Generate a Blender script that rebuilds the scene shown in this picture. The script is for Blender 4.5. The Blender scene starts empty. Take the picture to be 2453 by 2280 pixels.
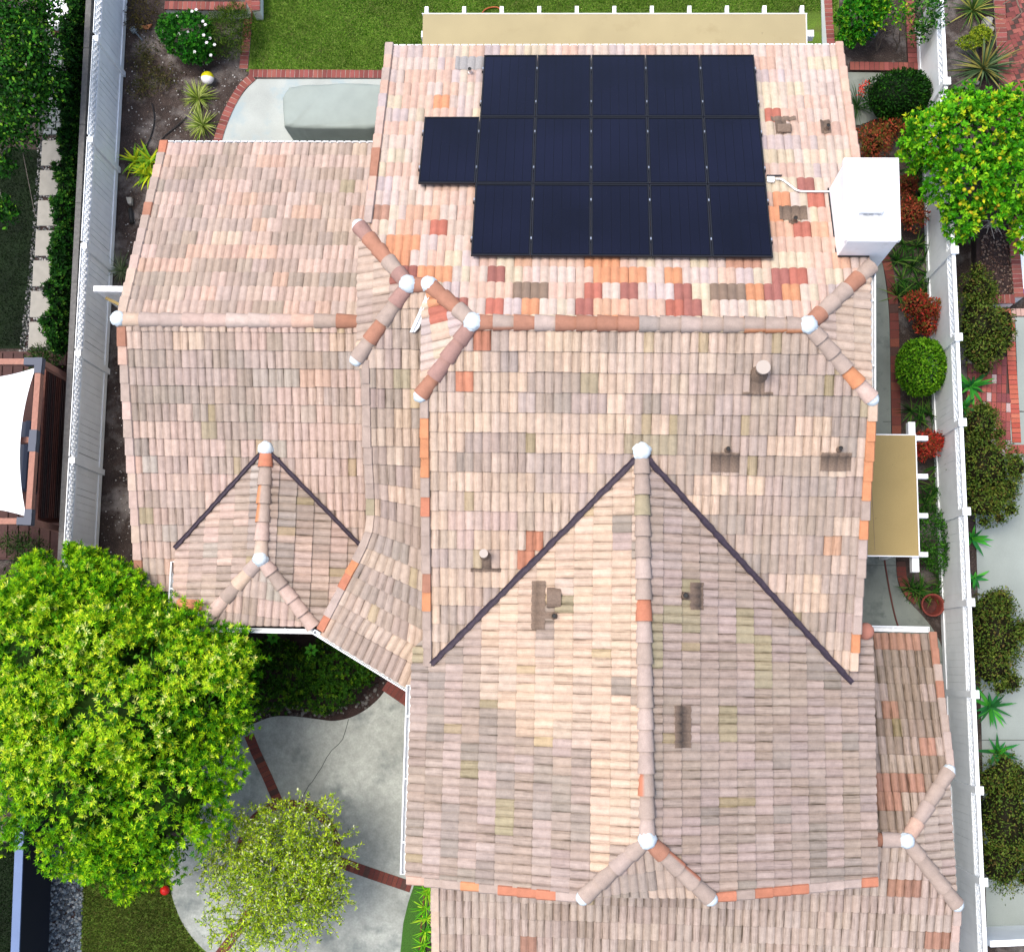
import bpy, bmesh, math, random
import numpy as np
from mathutils import Vector, Matrix
random.seed(7); RNG = np.random.default_rng(11)
SC = bpy.context.scene; COL = SC.collection

# ------------------------------------------------------------ camera (survey of the photograph: focal length, nadir, height)
CX, CY, FOC, NX, NY, YAW, CAMH = 1226.5, 1140.0, 2940.9, 1351.0, 1580.1, .0205, 26.5
_dn = np.array([(NX-CX)/FOC, (NY-CY)/FOC, 1.]); _dn /= np.linalg.norm(_dn)
_x = np.array([math.cos(YAW), math.sin(YAW), 0.]); _x -= _dn*_x.dot(_dn); _x /= np.linalg.norm(_x)
BAS = np.array([_x, np.cross(-_dn, _x), -_dn])
cam = bpy.data.cameras.new('camera'); cam_o = bpy.data.objects.new('camera', cam); COL.objects.link(cam_o)
R = np.eye(4); R[:3, 0] = BAS@[1, 0, 0]; R[:3, 1] = BAS@[0, -1, 0]; R[:3, 2] = BAS@[0, 0, -1]; R[2, 3] = CAMH
cam_o.matrix_world = Matrix(R.tolist())
cam.sensor_fit = 'HORIZONTAL'; cam.sensor_width = 36; cam.lens = FOC/2453*36; cam.clip_end = 500; cam.clip_start = .5
SC.camera = cam_o
# ------------------------------------------------------------ light
SUN_EL, SUN_AZ = 72., -75.
w = bpy.data.worlds.new('World'); SC.world = w; w.use_nodes = True
nt = w.node_tree; bg = nt.nodes['Background']
sky = nt.nodes.new('ShaderNodeTexSky'); sky.sky_type = 'NISHITA'; sky.sun_disc = False
sky.sun_elevation = math.radians(SUN_EL); sky.sun_rotation = math.radians(SUN_AZ)
sky.air_density = 1.0; sky.dust_density = 4.0; sky.ozone_density = 1.0
nt.links.new(sky.outputs[0], bg.inputs[0]); bg.inputs[1].default_value = .15
sl = bpy.data.lights.new('sun', 'SUN'); sl.energy = 1.1; sl.angle = math.radians(22); sl.color = (1, .96, .9)
so = bpy.data.objects.new('sun', sl); COL.objects.link(so)
_d = Vector((math.sin(math.radians(SUN_AZ))*math.cos(math.radians(SUN_EL)), math.cos(math.radians(SUN_AZ))*math.cos(math.radians(SUN_EL)), math.sin(math.radians(SUN_EL))))
so.rotation_euler = _d.to_track_quat('Z', 'Y').to_euler(); so.location = _d*60
SC.view_settings.view_transform = 'Standard'; SC.view_settings.look = 'None'; SC.view_settings.gamma = 1
SC.view_settings.exposure = 1.1; SC.view_settings.use_curve_mapping = False
GAIN = 1.75   # how much brighter than its base colour a flat surface shows under this light

# ------------------------------------------------------------ survey helpers
def P(px, py, z=0.):
    r = BAS@np.array([(px-CX)/FOC, (py-CY)/FOC, 1.]); return np.array([0, 0, CAMH])+r*((z-CAMH)/r[2])
def pixv(wp):
    c = (np.atleast_2d(wp)-[0, 0, CAMH])@BAS; return np.stack([c[:, 0]/c[:, 2]*FOC+CX, c[:, 1]/c[:, 2]*FOC+CY], 1)
def hit(px, py, pl):
    a, b, c = pl; r = BAS@np.array([(px-CX)/FOC, (py-CY)/FOC, 1.])
    return np.array([0, 0, CAMH])+r*((c-CAMH)/(r[2]-a*r[0]-b*r[1]))
def plane(p, d, t):
    d = np.array(d, float)/np.hypot(*d); a, b = -t*d; return (a, b, p[2]-a*p[0]-b*p[1])
def plane3(p, q, r):
    n = np.cross(np.subtract(q, p), np.subtract(r, p)); return (-n[0]/n[2], -n[1]/n[2], p[2]+(n[0]*p[0]+n[1]*p[1])/n[2])
def zat(pl, x, y): return pl[0]*x+pl[1]*y+pl[2]
def on(pl, x, y): return np.array([x, y, zat(pl, x, y)])
def unit(v): v = np.array(v, float); return v/np.linalg.norm(v)
def lin(c):
    c = np.array(c, float)/255; return np.where(c < .04045, c/12.92, ((c+.055)/1.055)**2.4)
def alb(c, g=None): return np.clip(lin(c)/(g or GAIN), .002, .85)     # base colour from a colour seen in the photograph

# ------------------------------------------------------------ materials
def mat(name, col=(.5, .5, .5), rough=.8, spec=.3, attr=False, noise=None, bump=None, metal=0, trans=0, objrand=None, streak=None, coat=0):
    m = bpy.data.materials.new(name); m.use_nodes = True; n = m.node_tree; N = n.nodes; L = n.links
    b = N['Principled BSDF']; b.inputs['Roughness'].default_value = rough; b.inputs['Specular IOR Level'].default_value = spec
    b.inputs['Metallic'].default_value = metal; b.inputs['Coat Weight'].default_value = coat
    geo = N.new('ShaderNodeNewGeometry')
    if attr:
        a = N.new('ShaderNodeAttribute'); a.attribute_name = 'Col'; out = a.outputs['Color']
    else:
        a = N.new('ShaderNodeRGB'); a.outputs[0].default_value = (*col, 1); out = a.outputs[0]
    def mul(out, fac_out, lo, hi, fmin=.3, fmax=.7):
        mr = N.new('ShaderNodeMapRange'); mr.inputs[1].default_value = fmin; mr.inputs[2].default_value = fmax
        mr.inputs[3].default_value = lo; mr.inputs[4].default_value = hi; L.new(fac_out, mr.inputs[0])
        mx = N.new('ShaderNodeMix'); mx.data_type = 'RGBA'; mx.blend_type = 'MULTIPLY'; mx.inputs[0].default_value = 1
        L.new(out, mx.inputs[6]); L.new(mr.outputs[0], mx.inputs[7]); return mx.outputs[2]
    if objrand:
        oi = N.new('ShaderNodeObjectInfo'); cr = N.new('ShaderNodeValToRGB'); e = cr.color_ramp
        e.interpolation = 'CONSTANT'
        while len(e.elements) < len(objrand): e.elements.new(.5)
        for i, c in enumerate(objrand): e.elements[i].position = i/len(objrand); e.elements[i].color = (*c, 1)
        L.new(oi.outputs['Random'], cr.inputs[0]); out = cr.outputs[0]
    for (sc, det, lo, hi) in (noise or []):
        t = N.new('ShaderNodeTexNoise'); t.inputs['Scale'].default_value = sc; t.inputs['Detail'].default_value = det
        L.new(geo.outputs['Position'], t.inputs['Vector']); out = mul(out, t.outputs[0], lo, hi)
    if streak:   # blotches of a second colour: (scale, colour, from, to)
        for (sc, c2, f0, f1, det) in streak:
            t = N.new('ShaderNodeTexNoise'); t.inputs['Scale'].default_value = sc; t.inputs['Detail'].default_value = det; t.inputs['Roughness'].default_value = .65
            L.new(geo.outputs['Position'], t.inputs['Vector'])
            mr = N.new('ShaderNodeMapRange'); mr.inputs[1].default_value = f0; mr.inputs[2].default_value = f1; L.new(t.outputs[0], mr.inputs[0])
            mx = N.new('ShaderNodeMix'); mx.data_type = 'RGBA'; L.new(mr.outputs[0], mx.inputs[0]); L.new(out, mx.inputs[6]); mx.inputs[7].default_value = (*c2, 1); out = mx.outputs[2]
    L.new(out, b.inputs['Base Color'])
    if bump:
        t = N.new('ShaderNodeTexNoise'); t.inputs['Scale'].default_value = bump[0]; t.inputs['Detail'].default_value = 4
        L.new(geo.outputs['Position'], t.inputs['Vector'])
        bm = N.new('ShaderNodeBump'); bm.inputs['Strength'].default_value = bump[1]; bm.inputs['Distance'].default_value = bump[2]
        L.new(t.outputs[0], bm.inputs['Height']); L.new(bm.outputs[0], b.inputs['Normal'])
    if trans:
        tr = N.new('ShaderNodeBsdfTranslucent'); L.new(out, tr.inputs[0]); ms = N.new('ShaderNodeMixShader'); ms.inputs[0].default_value = trans
        L.new(b.outputs[0], ms.inputs[1]); L.new(tr.outputs[0], ms.inputs[2]); L.new(ms.outputs[0], N['Material Output'].inputs[0])
    return m
M = {}
M['tile'] = mat('roof_tile_concrete', attr=True, rough=.85, spec=.2, noise=[(9, 4, .9, 1.08), (110, 3, .84, 1.12)], bump=(160, .25, .004))
def add_streaks(m):
    n = m.node_tree; N = n.nodes; L = n.links; b = N['Principled BSDF']; src = b.inputs['Base Color'].links[0].from_socket
    a = N.new('ShaderNodeAttribute'); a.attribute_name = 'tuv'; c = N.new('ShaderNodeAttribute'); c.attribute_name = 'Col'
    out = src
    for (su, sv, f0, f1, k, tint) in ((46, 2.6, .5, .68, 1.0, (.22, .2, .16)), (130, 9, .56, .72, .6, (.25, .22, .2)), (26, 14, .62, .76, .35, (1.5, 1.45, 1.4))):
        mp = N.new('ShaderNodeMapping'); mp.inputs['Scale'].default_value = (su, sv, 1); L.new(a.outputs['Vector'], mp.inputs[0])
        t = N.new('ShaderNodeTexNoise'); t.inputs['Scale'].default_value = 1; t.inputs['Detail'].default_value = 3; L.new(mp.outputs[0], t.inputs['Vector'])
        mr = N.new('ShaderNodeMapRange'); mr.inputs[1].default_value = f0; mr.inputs[2].default_value = f1; mr.inputs[4].default_value = k; L.new(t.outputs[0], mr.inputs[0])
        mu = N.new('ShaderNodeMath'); mu.operation = 'MULTIPLY'; L.new(mr.outputs[0], mu.inputs[0]); L.new(c.outputs['Alpha'], mu.inputs[1])
        tx = N.new('ShaderNodeMix'); tx.data_type = 'RGBA'; tx.blend_type = 'MULTIPLY'; L.new(mu.outputs[0], tx.inputs[0]); L.new(out, tx.inputs[6]); tx.inputs[7].default_value = (*tint, 1); out = tx.outputs[2]
    L.new(out, b.inputs['Base Color'])
add_streaks(M['tile'])
M['mortar'] = mat('white_mortar', alb((224, 236, 240), 1.4), .8, noise=[(40, 3, .92, 1.05)], bump=(60, .4, .01))
M['stucco'] = mat('white_stucco', (.88, .88, .87), .9, noise=[(6, 4, .95, 1.02)], streak=[(4, (.66, .66, .63), .58, .8, 7)], bump=(220, .3, .004))
M['soot'] = mat('sooty_stucco', (.45, .46, .46), .9, streak=[(18, (.8, .8, .8), .42, .6, 6)])
M['wall'] = mat('cream_stucco', (.62, .58, .5), .9, bump=(200, .3, .004))
M['white'] = mat('white_paint', (.8, .8, .79), .5, noise=[(9, 3, .94, 1.02)])
M['vinyl'] = mat('white_vinyl', (.85, .88, .89), .35, spec=.5, noise=[(3, 3, .94, 1.03)])
M['gutter'] = mat('white_gutter_metal', (.78, .8, .8), .4, noise=[(12, 3, .85, 1.03)])
M['deckboard'] = mat('roof_underlay', (.12, .08, .06), .9)
M['flash'] = mat('dark_valley_paint', alb((74, 62, 74)), .6, noise=[(20, 4, .7, 1.2)], bump=(30, .5, .01))
M['whiteflash'] = mat('bare_flashing', (.72, .74, .74), .45, noise=[(25, 4, .7, 1.1)])
M['brownmetal'] = mat('brown_vent_paint', alb((150, 128, 110)), .7, noise=[(40, 3, .75, 1.1)])
M['black'] = mat('black_rubber', (.015, .015, .015), .6)
M['glass'] = mat('solar_glass', (.0025, .0025, .004), .2, spec=.18)
M['cell'] = mat('solar_cell', (.0045, .0053, .0155), .2, spec=.18, noise=[(.5, 2, .7, 1.3)], streak=[(230, (.30, .31, .33), .765, .80, 2)])
M['frame'] = mat('panel_frame', (.012, .012, .016), .35, spec=.5, metal=.3)
M['alu'] = mat('aluminium', (.6, .6, .62), .35, metal=.9)
M['tan'] = mat('tan_roll_roofing', alb((200, 185, 142)), .9, noise=[(1.2, 4, .93, 1.05), (90, 2, .93, 1.05)], streak=[(1.6, alb((186, 170, 128)), .56, .72, 7), (5.2, alb((130, 116, 92)), .69, .78, 6)])
M['tan2'] = mat('khaki_roll_roofing', alb((188, 164, 108)), .9, noise=[(1.2, 4, .93, 1.05), (90, 2, .93, 1.05)], streak=[(1.6, alb((178, 156, 100)), .56, .72, 7), (5.2, alb((126, 106, 74)), .70, .78, 6)])
M['soil'] = mat('soil', alb((78, 66, 60)), .95, noise=[(3, 5, .6, 1.3), (60, 4, .55, 1.5)], streak=[(1.1, alb((150, 142, 136)), .5, .66, 6), (70, alb((190, 184, 176)), .68, .74, 2)], bump=(40, .8, .03))
M['mulch'] = mat('bark_mulch', alb((66, 50, 46)), .95, noise=[(5, 4, .7, 1.3), (80, 4, .5, 1.5)], bump=(50, .8, .03))
M['conc_back'] = mat('pale_concrete', alb((208, 215, 208)), .8, noise=[(1.3, 5, .86, 1.08), (60, 3, .93, 1.05)], streak=[(1.6, alb((188, 206, 208)), .5, .66, 5), (26, alb((120, 130, 130)), .72, .78, 3)])
M['conc_front'] = mat('stained_concrete', alb((194, 199, 190)), .8, noise=[(.9, 8, .78, 1.12), (6, 6, .84, 1.1), (28, 5, .88, 1.1)], streak=[(1.1, alb((120, 130, 128)), .53, .72, 7), (30, alb((90, 92, 92)), .72, .8, 3)])
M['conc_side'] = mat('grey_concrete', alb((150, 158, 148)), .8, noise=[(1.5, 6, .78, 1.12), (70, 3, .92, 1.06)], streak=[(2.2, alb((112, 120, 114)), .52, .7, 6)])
M['conc_drive'] = mat('driveway_concrete', alb((182, 192, 184)), .8, noise=[(.8, 6, .84, 1.1), (70, 3, .94, 1.05)], streak=[(40, alb((120, 120, 115)), .74, .8, 2)])
M['crack'] = mat('crack_dark', (.06, .065, .06), .9)
M['brick'] = mat('brick', rough=.85, objrand=[alb(c) for c in ((166, 92, 84), (150, 80, 74), (176, 104, 92), (158, 90, 78), (172, 96, 90), (142, 78, 72))], noise=[(60, 3, .85, 1.1)], bump=(120, .4, .004))
M['brickdark'] = mat('darker_brick', rough=.85, objrand=[alb(c) for c in ((140, 76, 62), (122, 66, 58), (150, 86, 68), (130, 70, 60), (96, 68, 60), (134, 72, 64))], noise=[(60, 3, .8, 1.15)], bump=(120, .4, .004))  # darker, browner mix of bricks
M['brickold'] = mat('used_brick', rough=.9, objrand=[alb(c) for c in ((178, 92, 84), (160, 80, 78), (196, 110, 94), (170, 96, 92), (216, 190, 186), (186, 100, 90), (150, 82, 84))], noise=[(50, 3, .8, 1.15)], bump=(120, .4, .004))
M['brickor'] = mat('orange_brick', rough=.9, objrand=[alb(c) for c in ((214, 116, 92), (200, 96, 78), (222, 130, 104), (206, 104, 88), (226, 186, 172))], noise=[(50, 3, .85, 1.12)], bump=(120, .4, .004))
M['joint'] = mat('brick_joint', alb((206, 190, 178)), .9, noise=[(50, 3, .8, 1.1)])
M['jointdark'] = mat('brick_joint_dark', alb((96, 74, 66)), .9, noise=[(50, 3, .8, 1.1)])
M['leaf'] = mat('foliage', attr=True, rough=.6, spec=.12, trans=.25)
M['bark'] = mat('bark', (.12, .10, .085), .9, noise=[(30, 4, .7, 1.3)])
M['palebark'] = mat('pale_dead_twig', (.38, .36, .34), .9)
M['turf'] = mat('turf_base', alb((104, 134, 44)), .95, noise=[(1.1, 5, .7, 1.3), (40, 4, .5, 1.4)], streak=[(2.0, alb((104, 104, 58)), .55, .72, 5)])
M['turfdark'] = mat('turf_painted_shade', alb((22, 40, 14)), .95, noise=[(1.5, 5, .6, 1.4), (40, 4, .5, 1.4)])  # turf whose colour already holds the deep shade of the far-left strip
M['canvas'] = mat('grey_green_canvas', alb((178, 190, 182)), .75, noise=[(3, 4, .93, 1.05)])
M['sail'] = mat('white_shade_cloth', (.8, .82, .82), .7, noise=[(2, 3, .97, 1.02)])
M['cushion'] = mat('white_cushion', (.75, .77, .78), .8)
M['timber'] = mat('pink_timber', alb((196, 142, 122)), .8, noise=[(20, 4, .85, 1.1)])
M['redwood'] = mat('redwood_slat', rough=.7, objrand=[alb(c) for c in ((120, 72, 58), (104, 62, 52), (92, 70, 62), (84, 66, 60), (134, 80, 62))], noise=[(14, 4, .7, 1.2)])
M['decking'] = mat('brown_decking', rough=.75, objrand=[alb(c) for c in ((92, 60, 54), (86, 56, 50), (98, 66, 58))], noise=[(20, 4, .8, 1.1)])
M['slate'] = mat('slate_metal', alb((84, 92, 110)), .5)
M['greywood'] = mat('weathered_grey_wood', alb((128, 126, 122)), .9, noise=[(14, 5, .75, 1.15)])
M['paver'] = mat('beige_paver', alb((186, 182, 170)), .85, noise=[(6, 4, .9, 1.06)])
M['greypaver'] = mat('grey_paver', alb((150, 158, 158)), .85, noise=[(6, 4, .88, 1.06)])
M['bluewall'] = mat('blue_grey_wall_cap', alb((122, 146, 190)), .6, noise=[(3, 3, .93, 1.05)])
M['navy'] = mat('navy_wall_face', (.012, .014, .022), .9)
M['pebble'] = mat('pebble', attr=True, rough=.7)
M['terracotta'] = mat('terracotta', alb((150, 72, 60)), .8, noise=[(20, 4, .85, 1.1)])
M['terrain'] = mat('terracotta_shard', alb((196, 128, 84)), .8)
M['potin'] = mat('potting_soil', alb((92, 50, 46)), .9, noise=[(12, 4, .6, 1.4)])
M['yellow'] = mat('yellow_vinyl', alb((236, 228, 10)), .4, spec=.5)
M['ballwhite'] = mat('white_ball_vinyl', (.75, .72, .72), .4, spec=.5)
M['red'] = mat('red_rubber', alb((226, 36, 20)), .45)
M['hose'] = mat('orange_hose', alb((190, 100, 50)), .5)
M['cable'] = mat('dark_red_cable', alb((110, 56, 48)), .5)
M['blue'] = mat('blue_plastic', alb((50, 76, 200)), .5)
M['bluecloth'] = mat('blue_grey_stone', alb((140, 160, 200)), .7, streak=[(14, alb((80, 92, 130)), .48, .55, 3)])
M['steel'] = mat('pale_tool_metal', alb((150, 168, 178)), .4)

# ------------------------------------------------------------ object helpers
def tag(o, label=None, cat=None, group=None, kind=None):
    if label: o['label'] = label
    if cat: o['category'] = cat
    if group: o['group'] = group
    if kind: o['kind'] = kind
    return o
def link(name, me, m=None, parent=None):
    o = bpy.data.objects.new(name, me); COL.objects.link(o)
    if m is not None and me is not None:
        me.materials.clear(); me.materials.append(m)
    if parent is not None: o.parent = parent
    return o
def empty(name, loc, label, cat, group=None):
    o = bpy.data.objects.new(name, None); COL.objects.link(o); o.location = [float(v) for v in loc]; o.empty_display_size = .2
    return tag(o, label, cat, group)
class MB:
    """collects polygons in world coordinates; build() links them as one mesh object whose origin sits at its parent's"""
    def __init__(s): s.v = []; s.f = []; s.c = []; s.sm = False
    def poly(s, pts, col=None):
        i = len(s.v); s.v += [tuple(map(float, p)) for p in pts]; s.f.append(tuple(range(i, i+len(pts)))); s.c += [col if col is not None else (1, 1, 1)]*len(pts); return s
    def mesh(s, vs, fs, col=None):
        i = len(s.v); s.v += [tuple(map(float, p)) for p in vs]; s.f += [tuple(k+i for k in f) for f in fs]
        if isinstance(col, list): s.c += col
        else: s.c += [col if col is not None else (1, 1, 1)]*len(vs)
        return s
    def box(s, c, size, ax=(1, 0, 0), up=(0, 0, 1), col=None):
        a = unit(ax); u = np.array(up, float); b = unit(np.cross(u, a)); u = np.cross(a, b); c = np.array(c, float); h = np.array(size)/2
        vs = [c+a*h[0]*i+b*h[1]*j+u*h[2]*k for i in (-1, 1) for j in (-1, 1) for k in (-1, 1)]
        return s.mesh(vs, [(0, 1, 3, 2), (4, 6, 7, 5), (0, 4, 5, 1), (2, 3, 7, 6), (0, 2, 6, 4), (1, 5, 7, 3)], col)
    def bar(s, p, q, w, h, col=None, up=(0, 0, 1)):
        p = np.array(p, float); q = np.array(q, float); return s.box((p+q)/2, (np.linalg.norm(q-p), w, h), q-p, up, col)
    def prism(s, pts, z0, z1, col=None):      # outline (list of xy) extruded
        n = len(pts); vs = [(p[0], p[1], z0) for p in pts]+[(p[0], p[1], z1) for p in pts]
        return s.mesh(vs, [tuple(range(n, 2*n)), tuple(range(n-1, -1, -1))]+[(i, (i+1) % n, n+(i+1) % n, n+i) for i in range(n)], col)
    def tube(s, pts, rad, n=8, col=None, cap=True):
        pts = [np.array(p, float) for p in pts]; rad = rad if hasattr(rad, '__len__') else [rad]*len(pts); vs = []; fs = []
        for i, p in enumerate(pts):
            d = unit(pts[min(i+1, len(pts)-1)]-pts[max(i-1, 0)]); a = unit(np.cross(d, (0.13, .97, .2) if abs(d[1]) < .9 else (1, 0, 0))); b = np.cross(d, a)
            vs += [p+rad[i]*(a*math.cos(t)+b*math.sin(t)) for t in np.linspace(0, 2*math.pi, n, endpoint=False)]
        for i in range(len(pts)-1):
            for k in range(n): fs.append((i*n+k, i*n+(k+1) % n, (i+1)*n+(k+1) % n, (i+1)*n+k))
        if cap: fs += [tuple(range(n-1, -1, -1)), tuple(range((len(pts)-1)*n, len(pts)*n))]
        return s.mesh(vs, fs, col)
    def dome(s, c, r, squash=1., n=14, m=7, full=False, jit=0., seed=0, col=None):
        rr = random.Random(seed); vs = []; fs = []; lo = -math.pi/2 if full else -.25
        for i in range(m+1):
            t = lo+(math.pi/2-lo)*i/m
            for k in range(n):
                a = 2*math.pi*k/n; j = 1+jit*(rr.random()-.5)
                vs.append((c[0]+r*j*math.cos(t)*math.cos(a), c[1]+r*j*math.cos(t)*math.sin(a), c[2]+r*squash*math.sin(t)))
        for i in range(m):
            for k in range(n): fs.append((i*n+k, i*n+(k+1) % n, (i+1)*n+(k+1) % n, (i+1)*n+k))
        return s.mesh(vs, fs, col)
    def build(s, name, m, parent=None, smooth=False, color=False, bevel=0):
        me = bpy.data.meshes.new(name); off = np.array(parent_loc(parent)) if parent is not None else np.zeros(3)
        if parent is None and s.v:
            a = np.array(s.v); off = np.array([a[:, 0].mean(), a[:, 1].mean(), a[:, 2].min()])
        me.from_pydata([tuple(np.array(v)-off) for v in s.v], [], s.f)
        if color:
            at = me.color_attributes.new('Col', 'FLOAT_COLOR', 'POINT'); at.data.foreach_set('color', np.array([tuple(c)+((0.,) if len(c) == 3 else ()) for c in s.c]).astype(np.float32).ravel())
        if smooth: me.polygons.foreach_set('use_smooth', [True]*len(me.polygons))
        me.update(); o = link(name, me, m, parent)
        if parent is None: o.location = off
        if bevel:
            bv = o.modifiers.new('bevel', 'BEVEL'); bv.width = bevel; bv.segments = 2; bv.limit_method = 'ANGLE'
        return o
def parent_loc(o):
    l = np.zeros(3)
    while o is not None: l = l+np.array(o.location); o = o.parent
    return l
def npmesh(name, V, Fq, C, m, parent=None, smooth=False):
    """V (n,3), Fq (k,4) or (k,3) ints, C (n,3)"""
    off = np.array(parent_loc(parent)) if parent is not None else np.array([V[:, 0].mean(), V[:, 1].mean(), V[:, 2].min()])
    me = bpy.data.meshes.new(name); k = Fq.shape[1]
    me.vertices.add(len(V)); me.vertices.foreach_set('co', (V-off).astype(np.float32).ravel())
    me.loops.add(Fq.size); me.loops.foreach_set('vertex_index', Fq.astype(np.int32).ravel())
    me.polygons.add(len(Fq)); me.polygons.foreach_set('loop_start', np.arange(0, Fq.size, k, dtype=np.int32))
    if smooth: me.polygons.foreach_set('use_smooth', np.ones(len(Fq), bool))
    at = me.color_attributes.new('Col', 'FLOAT_COLOR', 'POINT'); at.data.foreach_set('color', np.c_[C, np.ones(len(C))].astype(np.float32).ravel())
    me.update(calc_edges=True); me.validate()
    o = link(name, me, m, parent)
    if parent is None: o.location = off
    return o
def sheet(name, pts, z, m, label=None, kind='structure', px=True, parent=None, thick=0):
    q = [P(x, y, z)[:2] for x, y in pts] if px else pts
    b = MB()
    if thick: b.prism(q if area(q) > 0 else q[::-1], z-thick, z)
    else: b.poly([(p[0], p[1], z) for p in (q if area(q) > 0 else q[::-1])])
    o = b.build(name, m, parent); return tag(o, label, None, None, kind)
def area(q): return sum(q[i][0]*q[(i+1) % len(q)][1]-q[(i+1) % len(q)][0]*q[i][1] for i in range(len(q)))
def smooth_line(pts, n=8):     # Catmull-Rom through pixel points
    pts = [np.array(p, float) for p in pts]; pts = [2*pts[0]-pts[1]]+pts+[2*pts[-1]-pts[-2]]; out = []
    for i in range(1, len(pts)-2):
        for t in np.linspace(0, 1, n, endpoint=False):
            a, b, c, d = pts[i-1:i+3]; out.append(.5*(2*b+(c-a)*t+(2*a-5*b+4*c-d)*t*t+(3*b-a-3*c+d)*t**3))
    return out+[pts[-2]]

# ============================================================ HOUSE: roof planes
T = .405
house = empty('house', (1.2, 1.0, 0), 'stucco house under pink and grey barrel tile roofs with a white chimney', 'house')
RZ, RY = 7.03, 5.43
MN = plane((0, RY, RZ), (0, 1), T); MS = plane((0, RY, RZ), (0, -1), T)
XL, XR = -3.47, 4.99                                      # rakes of the main roof
aE = np.array([3.87, RY, RZ]); aW = np.array([-1.56, RY, RZ])     # ridge ends
cEn = hit(2085, 640, MN); cEs = hit(2085, 952, MS)
cWn = on(MN, -2.34, 6.154); cWs = hit(1010, 945, MS)
cR = on(MN, -2.69, 6.154)                                  # end of the small lower ridge
CS = plane(cR, (0, -1), T)
cCn = hit(862, 545, MN); cCs = hit(857, 858, CS)
JE = plane3(aE, cEn, cEs); JW = plane3(aW, cWn, cWs); JC = plane3(cR, cCn, cCs)
LZ, LY = 4.6, 6.11
LN = plane((0, LY, LZ), (0, 1), T); LS = plane((0, LY, LZ), (0, -1), T)
f0 = hit(1537, 1085, MS); f1 = np.array([1.36, -2.80, f0[2]])
FW = plane(f0, (-1, 0), T); FE = plane(f0, (1, 0), T)
fW = hit(1400, 2146, FW); fE = hit(1698, 2148, FE); FF = plane3(f1, fW, fE)
s0 = hit(638, 1074, LS); s1 = P(625, 1338, s0[2]); SW = plane(s0, (-1, 0), T); SE = plane(s0, (1, 0), T)
sW = hit(486, 1495, SW); sE = hit(750, 1500, SE); SF = plane3(s1, sW, sE)
r1 = P(2171, 2012, 4.0); RN = plane(r1, (0, 1), T); RS = plane(r1, (0, -1), T)
rN = on(RN, 6.93, -1.86); rS = hit(2290, 2163, RS); RE = plane3(r1, rN, rS)

PAL = dict(peach=(241, 212, 186), sand=(232, 207, 186), pink=(232, 203, 188), grey=(190, 176, 165), gbrown=(204, 183, 168), mauve=(217, 195, 182),
      olive=(196, 182, 150), blueg=(184, 174, 164), orange=(224, 148, 116), cream=(238, 222, 192), lav=(222, 204, 200), pinkw=(236, 214, 200), salmon=(238, 200, 178),
      red=(208, 118, 98), dred=(178, 106, 96), oran=(238, 164, 118), soran=(238, 186, 152), brown=(152, 130, 112), rbrown=(202, 146, 120), rmauve=(192, 152, 140), dbrown=(172, 152, 134), gpink=(220, 200, 185), lgrey=(204, 193, 181), patch=(152, 134, 118), gpatch=(184, 180, 176),
      wgrey=(188, 173, 160), wmauve=(207, 186, 174), wbrown=(200, 180, 164))
def pick(ws):
    t = random.random()*sum(ws.values())
    for k, v in ws.items():
        t -= v
        if t <= 0: return k
    return k
ZMN1 = dict(pinkw=.4, lav=.14, cream=.14, salmon=.26, sand=.06)
ZMN2 = dict(pinkw=.24, lav=.1, cream=.15, salmon=.28, sand=.04, soran=.15, oran=.025, rbrown=.015)
ZLN = dict(pink=.5, gbrown=.14, mauve=.2, salmon=.1, sand=.06)
ZLS1 = dict(pink=.4, sand=.18, gbrown=.2, mauve=.14, peach=.08); ZLS2 = dict(wgrey=.3, wbrown=.4, wmauve=.25, olive=.05); ZLS3 = dict(pink=.6, mauve=.22, gbrown=.06, lgrey=.05, salmon=.07)
ZMS1 = dict(peach=.46, sand=.34, mauve=.14, pink=.06); ZMS2 = dict(wbrown=.36, wgrey=.24, gbrown=.2, wmauve=.12, olive=.03, sand=.05)
ZMSA = dict(sand=.4, mauve=.22, gbrown=.18, grey=.1, peach=.1)
ZCS = dict(peach=.3, sand=.25, mauve=.15, grey=.2, gbrown=.08, orange=.006)
ZFP = dict(peach=.82, sand=.18); ZFG = dict(wmauve=.44, wbrown=.3, wgrey=.22, olive=.04); ZFT = dict(wgrey=.3, wbrown=.3, wmauve=.25, olive=.06, gbrown=.09)
ZFE = dict(wbrown=.4, wmauve=.34, gbrown=.12, olive=.05, wgrey=.09)
ZS = dict(pink=.4, mauve=.25, gbrown=.2, lgrey=.1, orange=.006, grey=.03)
ZJ = dict(sand=.5, peach=.24, gbrown=.14, mauve=.12); ZJW = dict(salmon=.3, cream=.25, lav=.2, pinkw=.15, oran=.05, red=.05)
ZRN = dict(dbrown=.5, gbrown=.34, rbrown=.05, olive=.05, mauve=.06); ZRN0 = dict(rbrown=.5, dbrown=.3, gbrown=.2); ZG = dict(gpink=.68, mauve=.2, gbrown=.1, rbrown=.02)
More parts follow.
